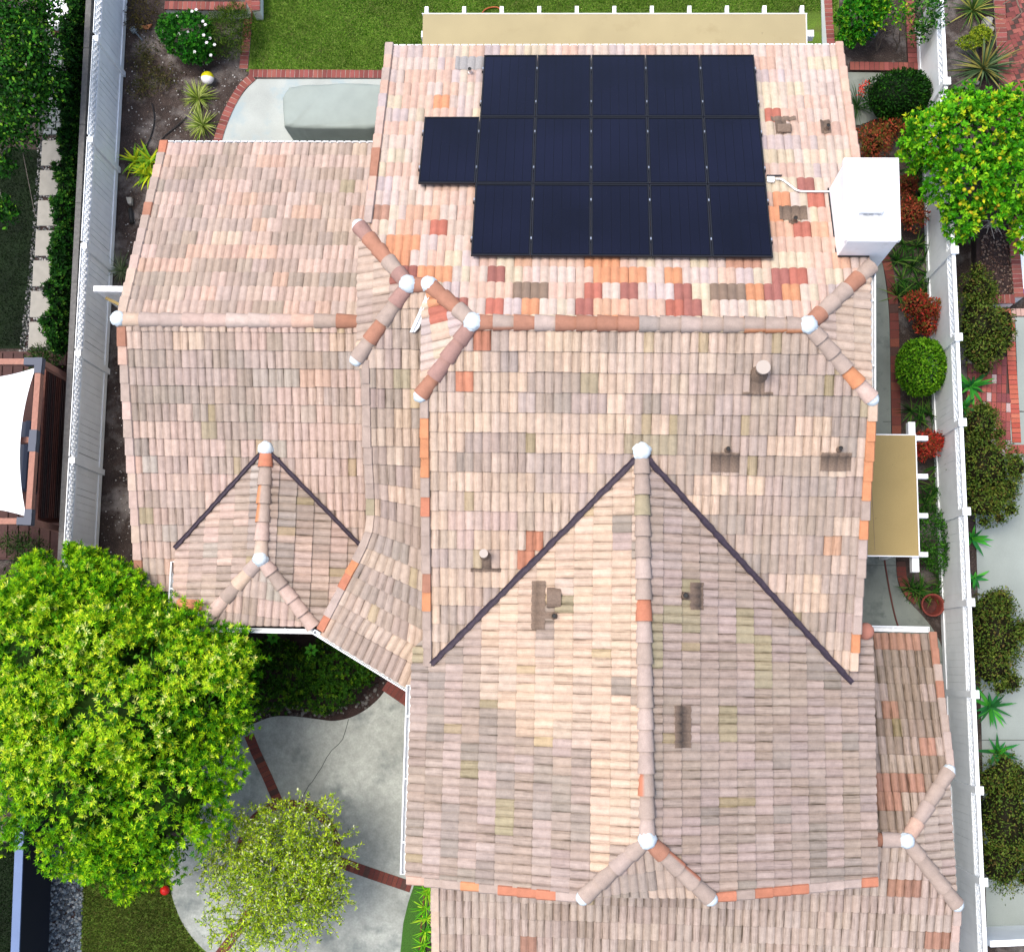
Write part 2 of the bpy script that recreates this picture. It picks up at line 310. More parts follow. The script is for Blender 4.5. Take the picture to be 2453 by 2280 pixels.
SPECIAL = [(1090, 730, 'dred'), (1080, 762, 'dred'), (1062, 745, 'red'), (1055, 246, 'oran'), (1055, 246, 'red'), (1040, 540, 'red'), (1075, 540, 'oran'), (945, 575, 'oran'), (985, 575, 'oran'), (965, 612, 'oran'), (972, 650, 'dred'), (1015, 650, 'oran'), (1055, 650, 'oran'), (1188, 655, 'dred'),
           (1250, 695, 'brown'), (1300, 695, 'brown'), (1424, 695, 'red'), (1507, 697, 'dred'), (1185, 735, 'red'), (1405, 735, 'dred'), (1520, 655, 'oran'), (1610, 655, 'oran'), (1640, 695, 'dred'), (1620, 736, 'red'), (1664, 736, 'dred'),
           (1724, 695, 'brown'), (1768, 695, 'brown'), (1815, 695, 'oran'), (1858, 695, 'dred'), (1897, 695, 'oran'), (1880, 656, 'dred'), (1912, 656, 'red'), (1923, 545, 'red'), (1934, 437, 'dred'), (1962, 474, 'red'), (1873, 470, 'oran'), (1920, 505, 'oran'), (1852, 511, 'oran'),
           (1847, 275, 'red'), (551, 1093, 'orange'), (1108, 908, 'orange'), (1295, 1285, 'orange'), (1272, 1330, 'orange'), (1150, 812, 'orange'), (862, 1510, 'orange'), (915, 1205, 'orange'),
           (1633, 1738, 'brown'), (1633, 1762, 'brown'), (1960, 1465, 'peach'), (1870, 1050, 'peach'), (1850, 1090, 'sand'), (1715, 1150, 'peach'), (1990, 1290, 'soran')]
def drift(x, y, s=1., k=0.):      # slow wandering field, -1..1: where the roof has weathered
    return (math.sin(x*.011*s+k+1.7*math.sin(y*.008*s+k))+math.sin(y*.016*s-k*2+1.3*math.sin(x*.009*s)))/2
def zone(face, x, y):
    j = random.gauss(0, .12)
    if face == 'MS' and not (x > 1560-.2*(y-780)) and drift(x, y*1.6, 1.3, 2.2)+j > .42: return ZMS2
    if face == 'MS' and x > 1560 and y > 990 and drift(x, y*1.6, 1.3, .4)+j > .62: return ZMS1
    if face == 'CS' and drift(x*1.4, y*1.7, 1.4, .9)+j > .3: return ZMS2
    if face in ('LS', 'SW', 'SE') and drift(x, y*1.5, 1.4, 4.)+j > .5: return ZLS2
    if face == 'LN' and drift(x, y*2.2, 1.5, 1.)+j > .45: return ZLS2

    if face == 'MN': return ZMN1 if y < 500 else ZMN2
    if face == 'LN': return ZLN
    if face == 'LS': return ZLS1 if y < 850 else (ZLS2 if (y < 985 and x < 610) or (y < 1060 and 470 < x < 600) else ZLS3)
    if face == 'MS':
        if x > 1560-.2*(y-780) and not (y < 960 and x < 1690): return ZMS2
        if y < 950: return ZMSA if random.random() < .75 else ZMS1
        return ZMS1
    if face == 'CS': return ZCS
    if face == 'FW':
        b = 1690+max(0, x-1145)*.48 if x < 1440 else 2085
        if y < b and x > 1145: return ZFP if drift(x, y*1.3, 1.6, 5.)+j < .75 else ZFG
        return ZFT if y < 1760 else ZFG
    if face == 'FE': return ZFE
    if face[0] == 'S': return ZS
    if face in ('JE', 'JC'): return ZJ
    if face == 'JW': return ZJW
    if face == 'FF': return ZMS2
    if face == 'RN': return ZRN0 if y < 1560 else ZRN
    return ZG
# rectangles of paint and mortar on the tiles round the vents (image px): x0,y0,x1,y1,colour
PATCH = [(1092, 143, 1158, 170, 'gpatch'), (1860, 287, 1880, 323, 'patch'), (1846, 283, 1905, 292, 'patch'), (1968, 290, 1984, 322, 'patch'), (1867, 497, 1928, 528, 'patch'), (1703, 1083, 1770, 1128, 'patch'), (1966, 1083, 2036, 1126, 'patch'),
         (1797, 885, 1829, 944, 'patch'), (1155, 1322, 1177, 1362, 'patch'), (1128, 1360, 1200, 1367, 'patch'), (1277, 1392, 1308, 1508, 'patch'), (1308, 1464, 1330, 1480, 'patch'), (1650, 1396, 1682, 1460, 'patch'), (1613, 1690, 1652, 1790, 'brown'), (1613, 1648, 1622, 1690, 'peach')]
WT, ET = .2954, .34            # tile cover width, exposure
_x1 = np.array([-1, -.62, 0, .62]); NP_ = 9; PROF_U = np.concatenate([(_x1+1)/4, (_x1+1)/4+.5, [1.]])
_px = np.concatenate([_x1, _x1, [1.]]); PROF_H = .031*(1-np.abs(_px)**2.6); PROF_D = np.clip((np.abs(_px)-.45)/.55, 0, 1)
TOP = .34/.34+.07
TV = np.concatenate([np.stack([PROF_U, np.full(9, -.03), PROF_H-.004], 1)]+[np.stack([PROF_U, np.full(9, -.03), PROF_H+.027], 1)]*2+[np.stack([PROF_U, np.full(9, .88), PROF_H+.007], 1), np.stack([PROF_U, np.full(9, TOP), PROF_H+.003], 1)])   # u,v fraction, height
TF = [(i, i+1, 10+i, 9+i) for i in range(8)]+[(18+9*r+i, 19+9*r+i, 28+9*r+i, 27+9*r+i) for r in (0, 1) for i in range(8)]
TD = np.concatenate([PROF_D]*5); TILE_DIRT_SHADE = dict(MN=.2, LN=.34, JW=.25, RN=.85, RS=.75, RE=.5, MS=.44, FE=.55, FW=.46, LS=.5, CS=.5, SW=.48, SE=.6)
full_tiles = []; cut_v = []; cut_f = []; cut_c = []; cut_t = []; FID = 0; FACE = {}
def inside(poly, u, v):
    s = True
    for (a, b) in zip(poly, poly[1:]+poly[:1]): s &= ((b[0]-a[0])*(v-a[1])-(b[1]-a[1])*(u-a[0])) >= -1e-6
    return s
def clip_poly(pts, poly):      # pts: rows (u,v,...) clipped to a convex ccw polygon
    for (a, b) in zip(poly, poly[1:]+poly[:1]):
        out = []; n = len(pts)
        if n == 0: return []
        d = [(b[0]-a[0])*(p[1]-a[1])-(b[1]-a[1])*(p[0]-a[0]) for p in pts]
        for i in range(n):
            p, q, dp, dq = pts[i], pts[(i+1) % n], d[i], d[(i+1) % n]
            if dp >= 0: out.append(p)
            if (dp >= 0) != (dq >= 0): out.append(p+(q-p)*(dp/(dp-dq)))
        pts = out
    return pts
def tile_color(face, c, key=None):
    x, y = pixv(c)[0]; k = key
    for (sx, sy, sc) in SPECIAL:
        if abs(x-sx) < 16 and abs(y-sy) < 17: return sc
    zz = zone(face, x, y); return k if (k in zz and random.random() < .78) else pick(zz)
def tile_cols(face, key, W):   # per-vertex colours of one tile
    mean = alb((216, 194, 174) if face not in ('MN', 'JW') else (234, 208, 190)); kk = .2 if key not in ('red', 'dred', 'oran', 'orange', 'brown') else .1
    base = (alb(PAL[key])*(1-kk)+mean*kk)*random.uniform(.95, 1.05) if face not in ('FW', 'FE') else alb(PAL[key])*random.uniform(.95, 1.05)
    base = base*np.array([random.uniform(.98, 1.02), 1, random.uniform(.97, 1.03)])
    dirt_shade = TILE_DIRT_SHADE.get(face, .3)*random.uniform(.5, 1.35); c = np.repeat(base[None], len(TD), 0)
    roll = np.array([random.uniform(.9, 1.07), random.uniform(.9, 1.07)]); c *= np.tile(np.where(PROF_U < .5, roll[0], roll[1]), 5)[:, None]
    if face in ('MN', 'JW') and key in ZMN1 and random.random() < .6:
        k2 = alb(PAL[pick(ZMN1)]); j = random.random() < .5; mk = np.tile((PROF_U < .5) if j else (PROF_U >= .5), 5); c[mk] = c[mk]*.4+k2*.6
    c = c*(1-dirt_shade*.62*TD[:, None]*np.array([.8, .86, .95]))
    if face not in ('MN', 'JW', 'LN') and random.random() < .03:      # moss
        j = random.randint(0, 1); mk = (PROF_U < .5) if j == 0 else (PROF_U >= .5); c[np.tile(mk, 5)] = c[np.tile(mk, 5)]*.7+alb((176, 160, 60))*.3
    c[36:] *= 1-.66*min(1, dirt_shade*2)  # top edge darkened: painted shadow line below the next course
    for i in (2, 3):
        c[i*9:(i+1)*9] *= random.uniform(.97, 1.03)
    c[:18] *= .4  # butt faces darkened too, shade of the course gap put into the colour
    return np.c_[c, np.clip(dirt_shade*(.3+1.15*TD), 0, 1)]
def paint_patches(wv, c):
    return c
    p = pixv(wv)
    for (x0, y0, x1, y1, k) in PATCH:
        m = (p[:, 0] > x0) & (p[:, 0] < x1) & (p[:, 1] > y0) & (p[:, 1] < y1)
        if m.any(): c[m, :3] = alb(PAL[k])*RNG.uniform(.92, 1.06, (m.sum(), 1))
    return c
decks = MB()
def hull(pts):
    pts = sorted(set((round(float(a), 5), round(float(b), 5)) for a, b in pts)); out = []
    for seq in (pts, pts[::-1]):
        h = []
        for p in seq:
            while len(h) > 1 and (h[-1][0]-h[-2][0])*(p[1]-h[-2][1])-(h[-1][1]-h[-2][1])*(p[0]-h[-2][0]) <= 1e-9: h.pop()
            h.append(p)
        out += h[:-1]
    return out
def tile_face(face, pl, pieces, anchor, uoff=0., skip=None, W=WT, E=ET, stag=True, deckz=-.02):
    """lays courses of double-roll tiles on a roof plane; pieces: convex polygons (3-D points) that bound them"""
    down = -unit(np.array([-pl[0], -pl[1]])*-1) if False else unit([-pl[0], -pl[1]]); t = math.hypot(pl[0], pl[1])
    vh = unit([-down[0], -down[1], t]); uh = np.array([-down[1], down[0], 0.]); n = np.cross(uh, vh)
    if n[2] < 0: uh = -uh; n = -n
    global FID; FID += 1; o = np.array(anchor, float)
    FACE[face] = (o, uh, vh, n, uoff)
    pcs = []
    for pc in pieces:
        q = [((np.array(p)-o)@uh, (np.array(p)-o)@vh) for p in pc]
        q = hull(q); pcs.append(q); decks.poly([np.array(o)+uh*a+vh*b+n*deckz for a, b in q])
    au = [a for q in pcs for a, b in q]; av = [b for q in pcs for a, b in q]
    k0, k1 = math.floor(min(av)/E+.02), math.ceil(max(av)/E-.02)
    for k in range(k0, k1):
        sh = uoff+(W/2 if (stag and k % 2) else 0); j0, j1 = math.floor((min(au)-sh)/W), math.ceil((max(au)-sh)/W); run = None
        for j in range(j0, j1):
            u0, v0 = sh+j*W, k*E; cc = o+uh*(u0+W/2)+vh*(v0+E/2)
            if skip and skip(cc): continue
            cs = [(u0+W*a, v0+E*b) for a in (0, .5, 1) for b in (0, .5, 1)]
            ins = [any(inside(q, a, b) for q in pcs) for a, b in cs]
            if not any(ins) and not any(u0 < a < u0+W and v0 < b < v0+E for q in pcs for a, b in q): 
                # a corner may still poke in: cheap reject only
                continue
            if run is None or random.random() < .55 or True:
                if run is None or random.random() < .5: run = None
            run = tile_color(face, cc, run); key = run
            tv = TV.copy(); tv[:, 2] += random.uniform(-.002, .004); tilt = random.uniform(-.004, .004)
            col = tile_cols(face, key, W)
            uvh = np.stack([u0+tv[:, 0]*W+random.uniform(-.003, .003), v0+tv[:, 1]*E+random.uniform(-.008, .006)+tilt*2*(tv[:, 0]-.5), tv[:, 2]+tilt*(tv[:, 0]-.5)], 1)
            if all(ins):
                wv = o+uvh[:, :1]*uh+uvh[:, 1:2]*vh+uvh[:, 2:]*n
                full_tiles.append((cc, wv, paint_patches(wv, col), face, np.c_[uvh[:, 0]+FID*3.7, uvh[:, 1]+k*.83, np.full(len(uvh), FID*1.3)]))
            else:
                data = np.concatenate([uvh, col], 1)
                for q in pcs:
                    if not any(inside(q, a, b) for a, b in cs) and not any(u0 < a < u0+W and v0 < b < v0+E for a, b in q): continue
                    for f in TF:
                        pts = clip_poly([data[i] for i in f], q)
                        if len(pts) >= 3:
                            a = np.array(pts); i0 = len(cut_v); wv = o+a[:, :1]*uh+a[:, 1:2]*vh+a[:, 2:3]*n
                            cut_v.extend(wv.tolist()); cut_c.extend(paint_patches(wv, a[:, 3:].copy()).tolist()); cut_t.extend([(x_[0]+FID*3.7, x_[1]+k*.83, FID*1.3) for x_ in a]); cut_f.append(tuple(range(i0, i0+len(pts))))
def in_front_gable(c, m=.0): return c[2] < zat(FW, *c[:2])-m and c[2] < zat(FE, *c[:2])-m and c[1] < f0[1] and c[1] > -4.5
eN = 11.545
tile_face('MN', MN, [[on(MN, cWn[0], eN), on(MN, XR-.03, eN), cEn, aE, aW, cWn], [on(MN, XL+.03, eN), on(MN, cWn[0], eN), cWn, cR, cCn, on(MN, XL+.03, cCn[1])]], on(MN, XL+.03, 11.53))
bS = hit(1050, 1600, MS); eS = -1.3
tile_face('MS', MS, [[aW, cWs, on(MS, -2.36, cWs[1]), on(MS, -2.33, eS), on(MS, XR-.06, eS), on(MS, XR-.06, cEs[1]), cEs, aE]], on(MS, -2.30, 5.33-12*ET*.927), skip=lambda c: in_front_gable(c, .12))
tile_face('JE', JE, [[aE, cEs, cEn]], cEs+np.array([0, 0, 0]))
tile_face('JW', JW, [[aW, cWn, on(JW, -2.45, 5.8), cWs]], on(JW, cWs[0], 4.4))
tile_face('JC', JC, [[cR, cCs, cCn]], cCs)
tile_face('CS', CS, [[cR, on(CS, -2.25, 6.154), on(CS, -2.25, hit(900, 1067, CS)[1]), on(CS, -3.40, hit(900, 1067, CS)[1]), on(CS, -3.40, cCs[1]), cCs]], hit(885, 1067, CS), skip=lambda c: c[0] > -2.2)
xl0 = -8.27
tile_face('LN', LN, [[on(LN, xl0, 10.30), on(LN, -3.3, 10.30), on(LN, -3.3, LY), on(LN, xl0, LY)]], on(LN, xl0, 10.28))
sA = hit(425, 1308, SW); sB = hit(437, 1447, SW); sC = hit(486, 1447, SW)
def in_small_gable(c): return c[0] > sA[0]+.1 and c[2] < zat(SW, *c[:2])-.06 and c[2] < zat(SE, *c[:2])-.06 and c[1] < s0[1]
tile_face('LS', LS, [[on(LS, xl0, LY), on(LS, -3.3, LY), on(LS, -3.3, 1.2), on(LS, xl0, 1.2)]], on(LS, xl0, 1.2), skip=in_small_gable)
tile_face('SW', SW, [[s0, on(SW, sA[0], sA[1]+.15), on(SW, sA[0], sB[1]), on(SW, -6.45, sB[1]), s1], [sC, on(SW, sC[0], sW[1]), sW, on(SW, -6.45, sB[1])]], on(SW, sA[0], s0[1]))
tile_face('SE', SE, [[s0, s1, sE, on(SE, -4.0, sE[1]), on(SE, -3.7, 1.6), on(SE, -3.9, 2.4)]], on(SE, -3.9, s0[1]))
tile_face('SF', SF, [[s1, sW, sE]], sW)
xFW, xFE = -2.66, 5.37
yFb = -3.72
tile_face('FW', FW, [[f0, on(FW, -2.1, .15), on(FW, xFW, .15), on(FW, xFW, yFb-.02), on(FW, fW[0], yFb-.02), fW, f1]], on(FW, xFW, f0[1]))
tile_face('FE', FE, [[f0, f1, fE, on(FE, fE[0], yFb+.03), on(FE, xFE, yFb+.16), on(FE, xFE, .55), on(FE, 5.0, .55), on(FE, 4.9, .05)]], on(FE, xFE, f0[1]))
tile_face('FF', FF, [[f1, fW, fE]], fW)
xR = 6.97
tile_face('RN', RN, [[on(RN, 5.0, .62), on(RN, xR, .62), rN, r1, on(RN, 5.0, r1[1])]], on(RN, 5.6, .60), skip=lambda c: c[0] < 5.15)
tile_face('RS', RS, [[r1, rS, on(RS, xR, rS[1]), on(RS, xR, -6.6), on(RS, -2.2, -6.6), on(RS, -2.2, r1[1])]], on(RS, -2.2, r1[1]-.36), skip=lambda c: c[1] > -3.55 and c[0] < 5.0)
tile_face('RE', RE, [[r1, rN, rS]], rN)
# --- the swept roof over the entry: courses fan round from south to south-west
SWEEP = [((886, 1067), (1030, 1068)), ((887, 1108), (1030, 1115.5)), ((890, 1153), (1030, 1171)), ((891.7, 1189), (1032, 1216)), ((892.5, 1229), (1032, 1267)), ((888.6, 1270), (1034, 1321)), ((875.5, 1306.5), (1036, 1374)), ((858.6, 1342), (1036, 1424)),
         ((841.6, 1372.8), (1036, 1470)), ((824.6, 1406.7), (1036, 1516)), ((807.6, 1440), (1034, 1563)), ((790.6, 1473.6), (1012, 1598)), ((774, 1507), (998, 1640)), ((769, 1517), (990, 1653))]
z = hit(890, 1067, CS)[2]; SWP = []
for i, (a, b) in enumerate(SWEEP):
    if i: z -= .1275 if i < len(SWEEP)-1 else .03
    SWP.append((P(*a, z), P(*b, z)))
for i in range(len(SWP)-2, -1, -1):
    (lu, ru), (ld, rd) = SWP[i], SWP[i+1]
    if i == len(SWP)-2: continue
    wdt = np.linalg.norm(ru-lu); nt_ = int(wdt/WT)+1; run = None; sh = (WT/2 if i % 2 else 0)
    dd = (ld+rd)/2-(lu+ru)/2; n = unit(np.cross(rd-ld, -dd)); n = n if n[2] > 0 else -n
    if i == len(SWP)-3: ld, rd = SWP[i+2]
    if i > 2: decks.poly([lu-n*.02, ru-n*.02, rd-n*.02, ld-n*.02])
    for j in range(-1, nt_):
        f_ = lambda s: ((sh+(j+s)*WT))
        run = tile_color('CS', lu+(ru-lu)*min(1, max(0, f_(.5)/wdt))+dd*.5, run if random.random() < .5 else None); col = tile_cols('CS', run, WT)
        if run in ('orange',): run = None
        wv = []; ok = True; uu = np.clip((sh+(j+TV[:, 0])*WT), 0, wdt)/wdt
        if uu.max()-uu.min() < .01: continue
        for kk in range(len(TV)):
            q = TV[kk]; U_ = lu+(ru-lu)*uu[kk]; D_ = ld+(rd-ld)*uu[kk]; wv.append(D_+(U_-D_)*q[1]+n*(q[2]))
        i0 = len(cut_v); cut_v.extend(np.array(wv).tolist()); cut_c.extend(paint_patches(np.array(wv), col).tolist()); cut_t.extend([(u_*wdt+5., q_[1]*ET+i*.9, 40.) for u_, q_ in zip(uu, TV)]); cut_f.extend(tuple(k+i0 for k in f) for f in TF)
# --- the 300 tiles that show largest are parts of their own, the rest one part
def shown(tl):
    c = tl[0]; q = pixv(tl[1][18:]); a = abs(np.ptp(q[:, 0])*np.ptp(q[:, 1]))
    x, y = pixv(c)[0]
    if not (20 < x < 2430 and 20 < y < 2260): return 0
    if tl[3] == 'MN' and ((1128 < x < 1860 and 125 < y < 640) or (1000 < x < 1160 and 280 < y < 460)): return 0      # under the solar panels
    if tl[3] in ('MS', 'LS', 'CS', 'RS', 'RN', 'SE'):
        if in_front_gable(c) or (tl[3] == 'LS' and in_small_gable(c)) or (tl[3] in ('RS', 'RN') and x < 2095 and y < 2150): return 0
    if tl[3] == 'LS' and x > 840: return 0
    return a
order = sorted(range(len(full_tiles)), key=lambda i: -shown(full_tiles[i])); solo = set(order[:300])
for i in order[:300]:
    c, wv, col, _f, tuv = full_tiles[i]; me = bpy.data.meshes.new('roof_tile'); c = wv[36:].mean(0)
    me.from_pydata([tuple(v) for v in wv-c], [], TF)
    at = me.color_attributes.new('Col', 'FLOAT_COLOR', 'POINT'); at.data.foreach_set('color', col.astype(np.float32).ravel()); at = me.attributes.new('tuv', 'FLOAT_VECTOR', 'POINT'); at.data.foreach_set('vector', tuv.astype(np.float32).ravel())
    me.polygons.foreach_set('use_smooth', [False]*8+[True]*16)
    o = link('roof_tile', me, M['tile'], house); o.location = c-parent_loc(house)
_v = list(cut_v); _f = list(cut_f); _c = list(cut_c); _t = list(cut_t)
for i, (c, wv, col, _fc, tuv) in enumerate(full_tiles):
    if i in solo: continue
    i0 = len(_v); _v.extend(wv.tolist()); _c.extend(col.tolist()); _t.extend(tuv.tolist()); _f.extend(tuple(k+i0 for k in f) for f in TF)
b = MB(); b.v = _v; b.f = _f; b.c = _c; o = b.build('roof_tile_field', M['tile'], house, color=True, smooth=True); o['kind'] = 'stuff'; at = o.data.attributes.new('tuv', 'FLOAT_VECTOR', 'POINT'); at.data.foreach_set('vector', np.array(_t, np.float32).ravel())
decks.build('roof_deck', M['deckboard'], house)

# ============================================================ ridge, hip and rake tiles
def cap_tiles(p, q, seq, L=.345, r=.125, lift=.035, start=0., flip=False):
    """barrel tiles laid along p->q (p is the low or starting end); each one a part"""
    p = np.array(p, float); q = np.array(q, float); d = unit(q-p); n = int(np.linalg.norm(q-p)/L+.5); L = np.linalg.norm(q-p)/max(n, 1)
    a = unit(np.cross((0, 0, 1), d)); u = np.cross(d, a)
    for i in range(n):
        key = seq[i % len(seq)] if isinstance(seq, (list, tuple)) else pick(seq)
        two = None
        if '/' in key: key, two = key.split('/')
        col = alb(PAL[key])*random.uniform(.92, 1.05); b = MB(); vs = []; cs = []; dz = lift+random.uniform(-.006, .006)
        for (s, rr, hh) in ((-.04, r*1.14, .03), (.5, r*1.05, .012), (1.06, r*.93, -.004)):
            for k in range(10):
                t = math.radians(-14+208*k/9); vs.append(p+d*L*(i+s)+a*rr*math.cos(t)+u*(rr*.86*math.sin(t)+dz+hh-.05))
                c2 = alb(PAL[two])*random.uniform(.95, 1.05) if two and (k < 4) == (not flip) and (k < 4 or k > 6) else col
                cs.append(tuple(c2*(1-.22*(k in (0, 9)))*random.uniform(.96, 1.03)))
        fs = [(m*10+k, m*10+k+1, m*10+11+k, m*10+10+k) for m in range(2) for k in range(9)]
        b.mesh(vs, fs, cs)
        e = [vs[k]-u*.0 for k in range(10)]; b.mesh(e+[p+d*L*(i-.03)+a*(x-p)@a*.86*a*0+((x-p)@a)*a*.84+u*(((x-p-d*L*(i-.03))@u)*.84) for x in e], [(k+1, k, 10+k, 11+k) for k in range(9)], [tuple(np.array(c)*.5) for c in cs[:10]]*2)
        b.build('ridge_tile', M['tile'], house, smooth=True, color=True)
RW = dict(gbrown=.5, mauve=.25, rbrown=.15, sand=.1)
cap_tiles(aW, aE, ['rbrown', 'gbrown/rbrown', 'rbrown', 'mauve', 'rbrown', 'rbrown', 'rbrown', 'rbrown', 'grey', 'gbrown', 'mauve', 'gbrown', 'gbrown', 'gbrown/oran', 'gbrown/oran', 'gbrown/oran'], flip=True)
cap_tiles(cEn, aE, ['gbrown', 'rbrown', 'gbrown', 'gbrown', 'rbrown']); cap_tiles(cEs, aE, ['pink', 'oran', 'gbrown', 'gbrown', 'gbrown'])
cap_tiles(cWs, aW, ['rbrown', 'rmauve', 'rmauve', 'rmauve', 'rmauve']); cap_tiles(cWn, aW, ['rbrown', 'rbrown', 'gbrown']); cap_tiles(cR, cWn, ['rbrown'])
cap_tiles(cCn, cR, ['rmauve', 'rbrown', 'rbrown', 'gbrown']); cap_tiles(cCs, cR, ['gbrown', 'rbrown', 'gbrown', 'rmauve', 'rbrown'])
cap_tiles(np.array([xl0-.1, LY, LZ]), np.array([-3.45, LY, LZ]), ['peach', 'mauve', 'mauve', 'pink', 'pink', 'pinkw', 'pinkw', 'pink', 'salmon', 'gbrown', 'rbrown'], L=.42)
cap_tiles(f1, f0, ['mauve', 'gbrown', 'gbrown/orange', 'mauve', 'mauve', 'mauve', 'gbrown', 'mauve', 'gbrown', 'mauve', 'orange', 'gbrown', 'mauve', 'gbrown', 'gbrown', 'olive', 'gbrown', 'gbrown'])
cap_tiles(fW, f1, ['gbrown', 'gbrown', 'mauve', 'gbrown']); cap_tiles(fE, f1, ['gbrown', 'gbrown/orange', 'gbrown/orange', 'rbrown'], flip=True)
cap_tiles(s1, s0, ['sand', 'pink', 'gbrown/oran', 'gbrown/oran', 'gbrown', 'orange']); cap_tiles(sW, s1, ['mauve', 'pink', 'gbrown', 'peach', 'mauve']); cap_tiles(sE, s1, ['pink', 'pink', 'pink', 'gbrown', 'pink'])
cap_tiles(on(RN, 5.2, r1[1]), r1, ['rbrown', 'mauve']); cap_tiles(rN, r1, ['gbrown', 'gbrown', 'mauve', 'salmon']); cap_tiles(rS, r1, ['gbrown', 'gbrown', 'gbrown', 'gbrown'])
cap_tiles(on(SW, sB[0]-.02, sB[1]-.02), on(SW, sC[0], sB[1]-.02), ['oran'])
for p, r, s in [(aE, .145, .8), (aW, .15, .8), (cR, .145, .85), (cWn, .135, .85), (f0+np.array([0, .03, .02]), .15, .75), (f1, .145, .8), (s0, .14, .8), (s1, .14, .8), (r1, .135, .8), (np.array([xl0-.11, LY, LZ]), .145, .8)]:
    b = MB(); p = np.array(p); b.dome(p+[0, 0, .045], r, s, n=18, m=8, jit=.2, seed=int(abs(p[0])*97)); rr = random.Random(int(abs(p[0])*31))
    for _ in range(4): a = rr.uniform(0, 6.28); b.dome(p+[math.cos(a)*r*.5, math.sin(a)*r*.5, .03], r*.62, .7, n=10, m=5, jit=.3, seed=_)
    b.build('mortar_cap', M['mortar'], house, smooth=True)
for p, q in [(cCn, cR), (cCs, cR), (cWs, aW), (cEs, aE), (sW, s1), (fW, f1), (fE, f1), (rN, r1), (rS, r1)]:      # mortar packed into the open ends of the hips
    d = unit(np.array(q)-np.array(p)); b = MB(); b.dome(np.array(p)-d*.035+[0, 0, .02], .118, .78, n=16, m=7, jit=.2, seed=int(abs(p[0])*53)); b.build('mortar_cap', M['mortar'], house, smooth=True)
def rake_tiles(p, q, seq, out, L=.34, W=.155, drop=.15, lift=.055):
    """trim tiles stepping up a gable edge from p (eave) to q; out = outward horizontal direction"""
    p = np.array(p, float); q = np.array(q, float); d = unit(q-p); n = max(1, round(np.linalg.norm(q-p)/L)); L = np.linalg.norm(q-p)/n; out = unit(out)
    up = unit(np.cross(d, np.cross((0, 0, 1), d)))
    for i in range(n):
        key = seq[i % len(seq)] if isinstance(seq, (list, tuple)) else pick(seq); col = alb(PAL[key])*random.uniform(.93, 1.05); b = MB()
        tw = random.uniform(-.008, .008); rows = []
        for (s, h) in ((-.04, .028), (1.03, .0)):
            o = p+d*L*(i+s); sc = 1.05 if s < 0 else .95
            rows.append([o-out*W*.35+up*(lift+h-.03), o-out*W*.25+up*(lift+h), o+out*(W*.55*sc+tw)+up*(lift+h), o+out*(W*.68*sc+tw)+up*(lift+h-.03), o+out*(W*.7*sc+tw)+up*(lift+h-drop)])
        vs = rows[0]+rows[1]; b.mesh(vs, [(k, k+1, 6+k, 5+k) for k in range(4)], [tuple(col*random.uniform(.94, 1.04)) for _ in vs])
        b.mesh([rows[0][0], rows[0][1], rows[0][2], rows[0][3], rows[0][4], rows[0][0]-up*.05], [(0, 1, 2, 3, 4, 5)], tuple(col*.7))
        b.build('rake_tile', M['tile'], house, color=True)
rake_tiles(on(MN, XL, eN), on(MN, XL, cCn[1]+.05), ['mauve', 'salmon', 'mauve', 'salmon', 'lav', 'pink', 'pink', 'salmon', 'rbrown', 'rbrown', 'salmon', 'pink'], (-1, 0, 0), lift=.075)
rake_tiles(on(MN, XR, eN), on(MN, XR, 6.9), ['salmon', 'salmon', 'salmon', 'peach', 'salmon', 'salmon', 'salmon', 'salmon'], (1, 0, 0), lift=.075)
rake_tiles(on(MS, XR-.02, -.05), on(MS, XR-.02, cEs[1]-.03), ['peach', 'oran', 'mauve', 'mauve', 'gbrown', 'gbrown', 'mauve', 'oran', 'gbrown', 'oran', 'oran', 'oran', 'oran'], (1, 0, 0))
rake_tiles(on(MS, -2.36, -.12), on(MS, -2.36, cWs[1]-.03), ['gbrown', 'gbrown', 'gbrown', 'oran', 'rbrown', 'gbrown', 'gbrown', 'gbrown', 'orange', 'gbrown', 'oran', 'oran', 'oran', 'gbrown'], (-1, 0, 0))
rake_tiles(on(LN, xl0-.04, 10.31), on(LN, xl0-.04, LY+.12), ['orange', 'gbrown', 'salmon', 'gbrown', 'gbrown', 'rbrown', 'gbrown', 'mauve', 'mauve', 'pink', 'sand', 'sand', 'sand'], (-1, 0, 0), W=.18)
rake_tiles(on(LS, xl0-.04, 1.15), on(LS, xl0-.04, LY-.12), ['salmon', 'rbrown', 'pink', 'sand', 'pink', 'pink', 'sand', 'pink', 'mauve', 'gbrown', 'pink', 'gbrown', 'gbrown'], (-1, 0, 0), W=.18)
rake_tiles(on(CS, -3.42, hit(885, 1067, CS)[1]), on(CS, -3.42, cCs[1]-.03), ['gbrown', 'gbrown', 'gbrown', 'gbrown', 'orange'], (-1, 0, 0))
for (i, seq) in ((0, ['gbrown']), (1, ['gbrown']), (2, ['gbrown']), (3, ['olive']), (4, ['sand']), (5, ['gbrown']), (6, ['gbrown']), (7, ['oran']), (8, ['orange']), (9, ['mauve']), (10, ['mauve']), (11, ['orange'])):
    o_ = SWP[i+1][0]-SWP[i][0]; rake_tiles(SWP[i+1][0], SWP[i][0], seq, np.cross(unit([o_[0], o_[1], 0]), (0, 0, 1)))
rake_tiles(on(FW, xFW+.05, yFb-.05), on(FW, fW[0]-.1, yFb-.05), ['salmon', 'gbrown', 'gbrown', 'oran', 'gbrown', 'orange', 'orange', 'orange', 'mauve', 'mauve', 'gbrown'], (0, -1, 0))
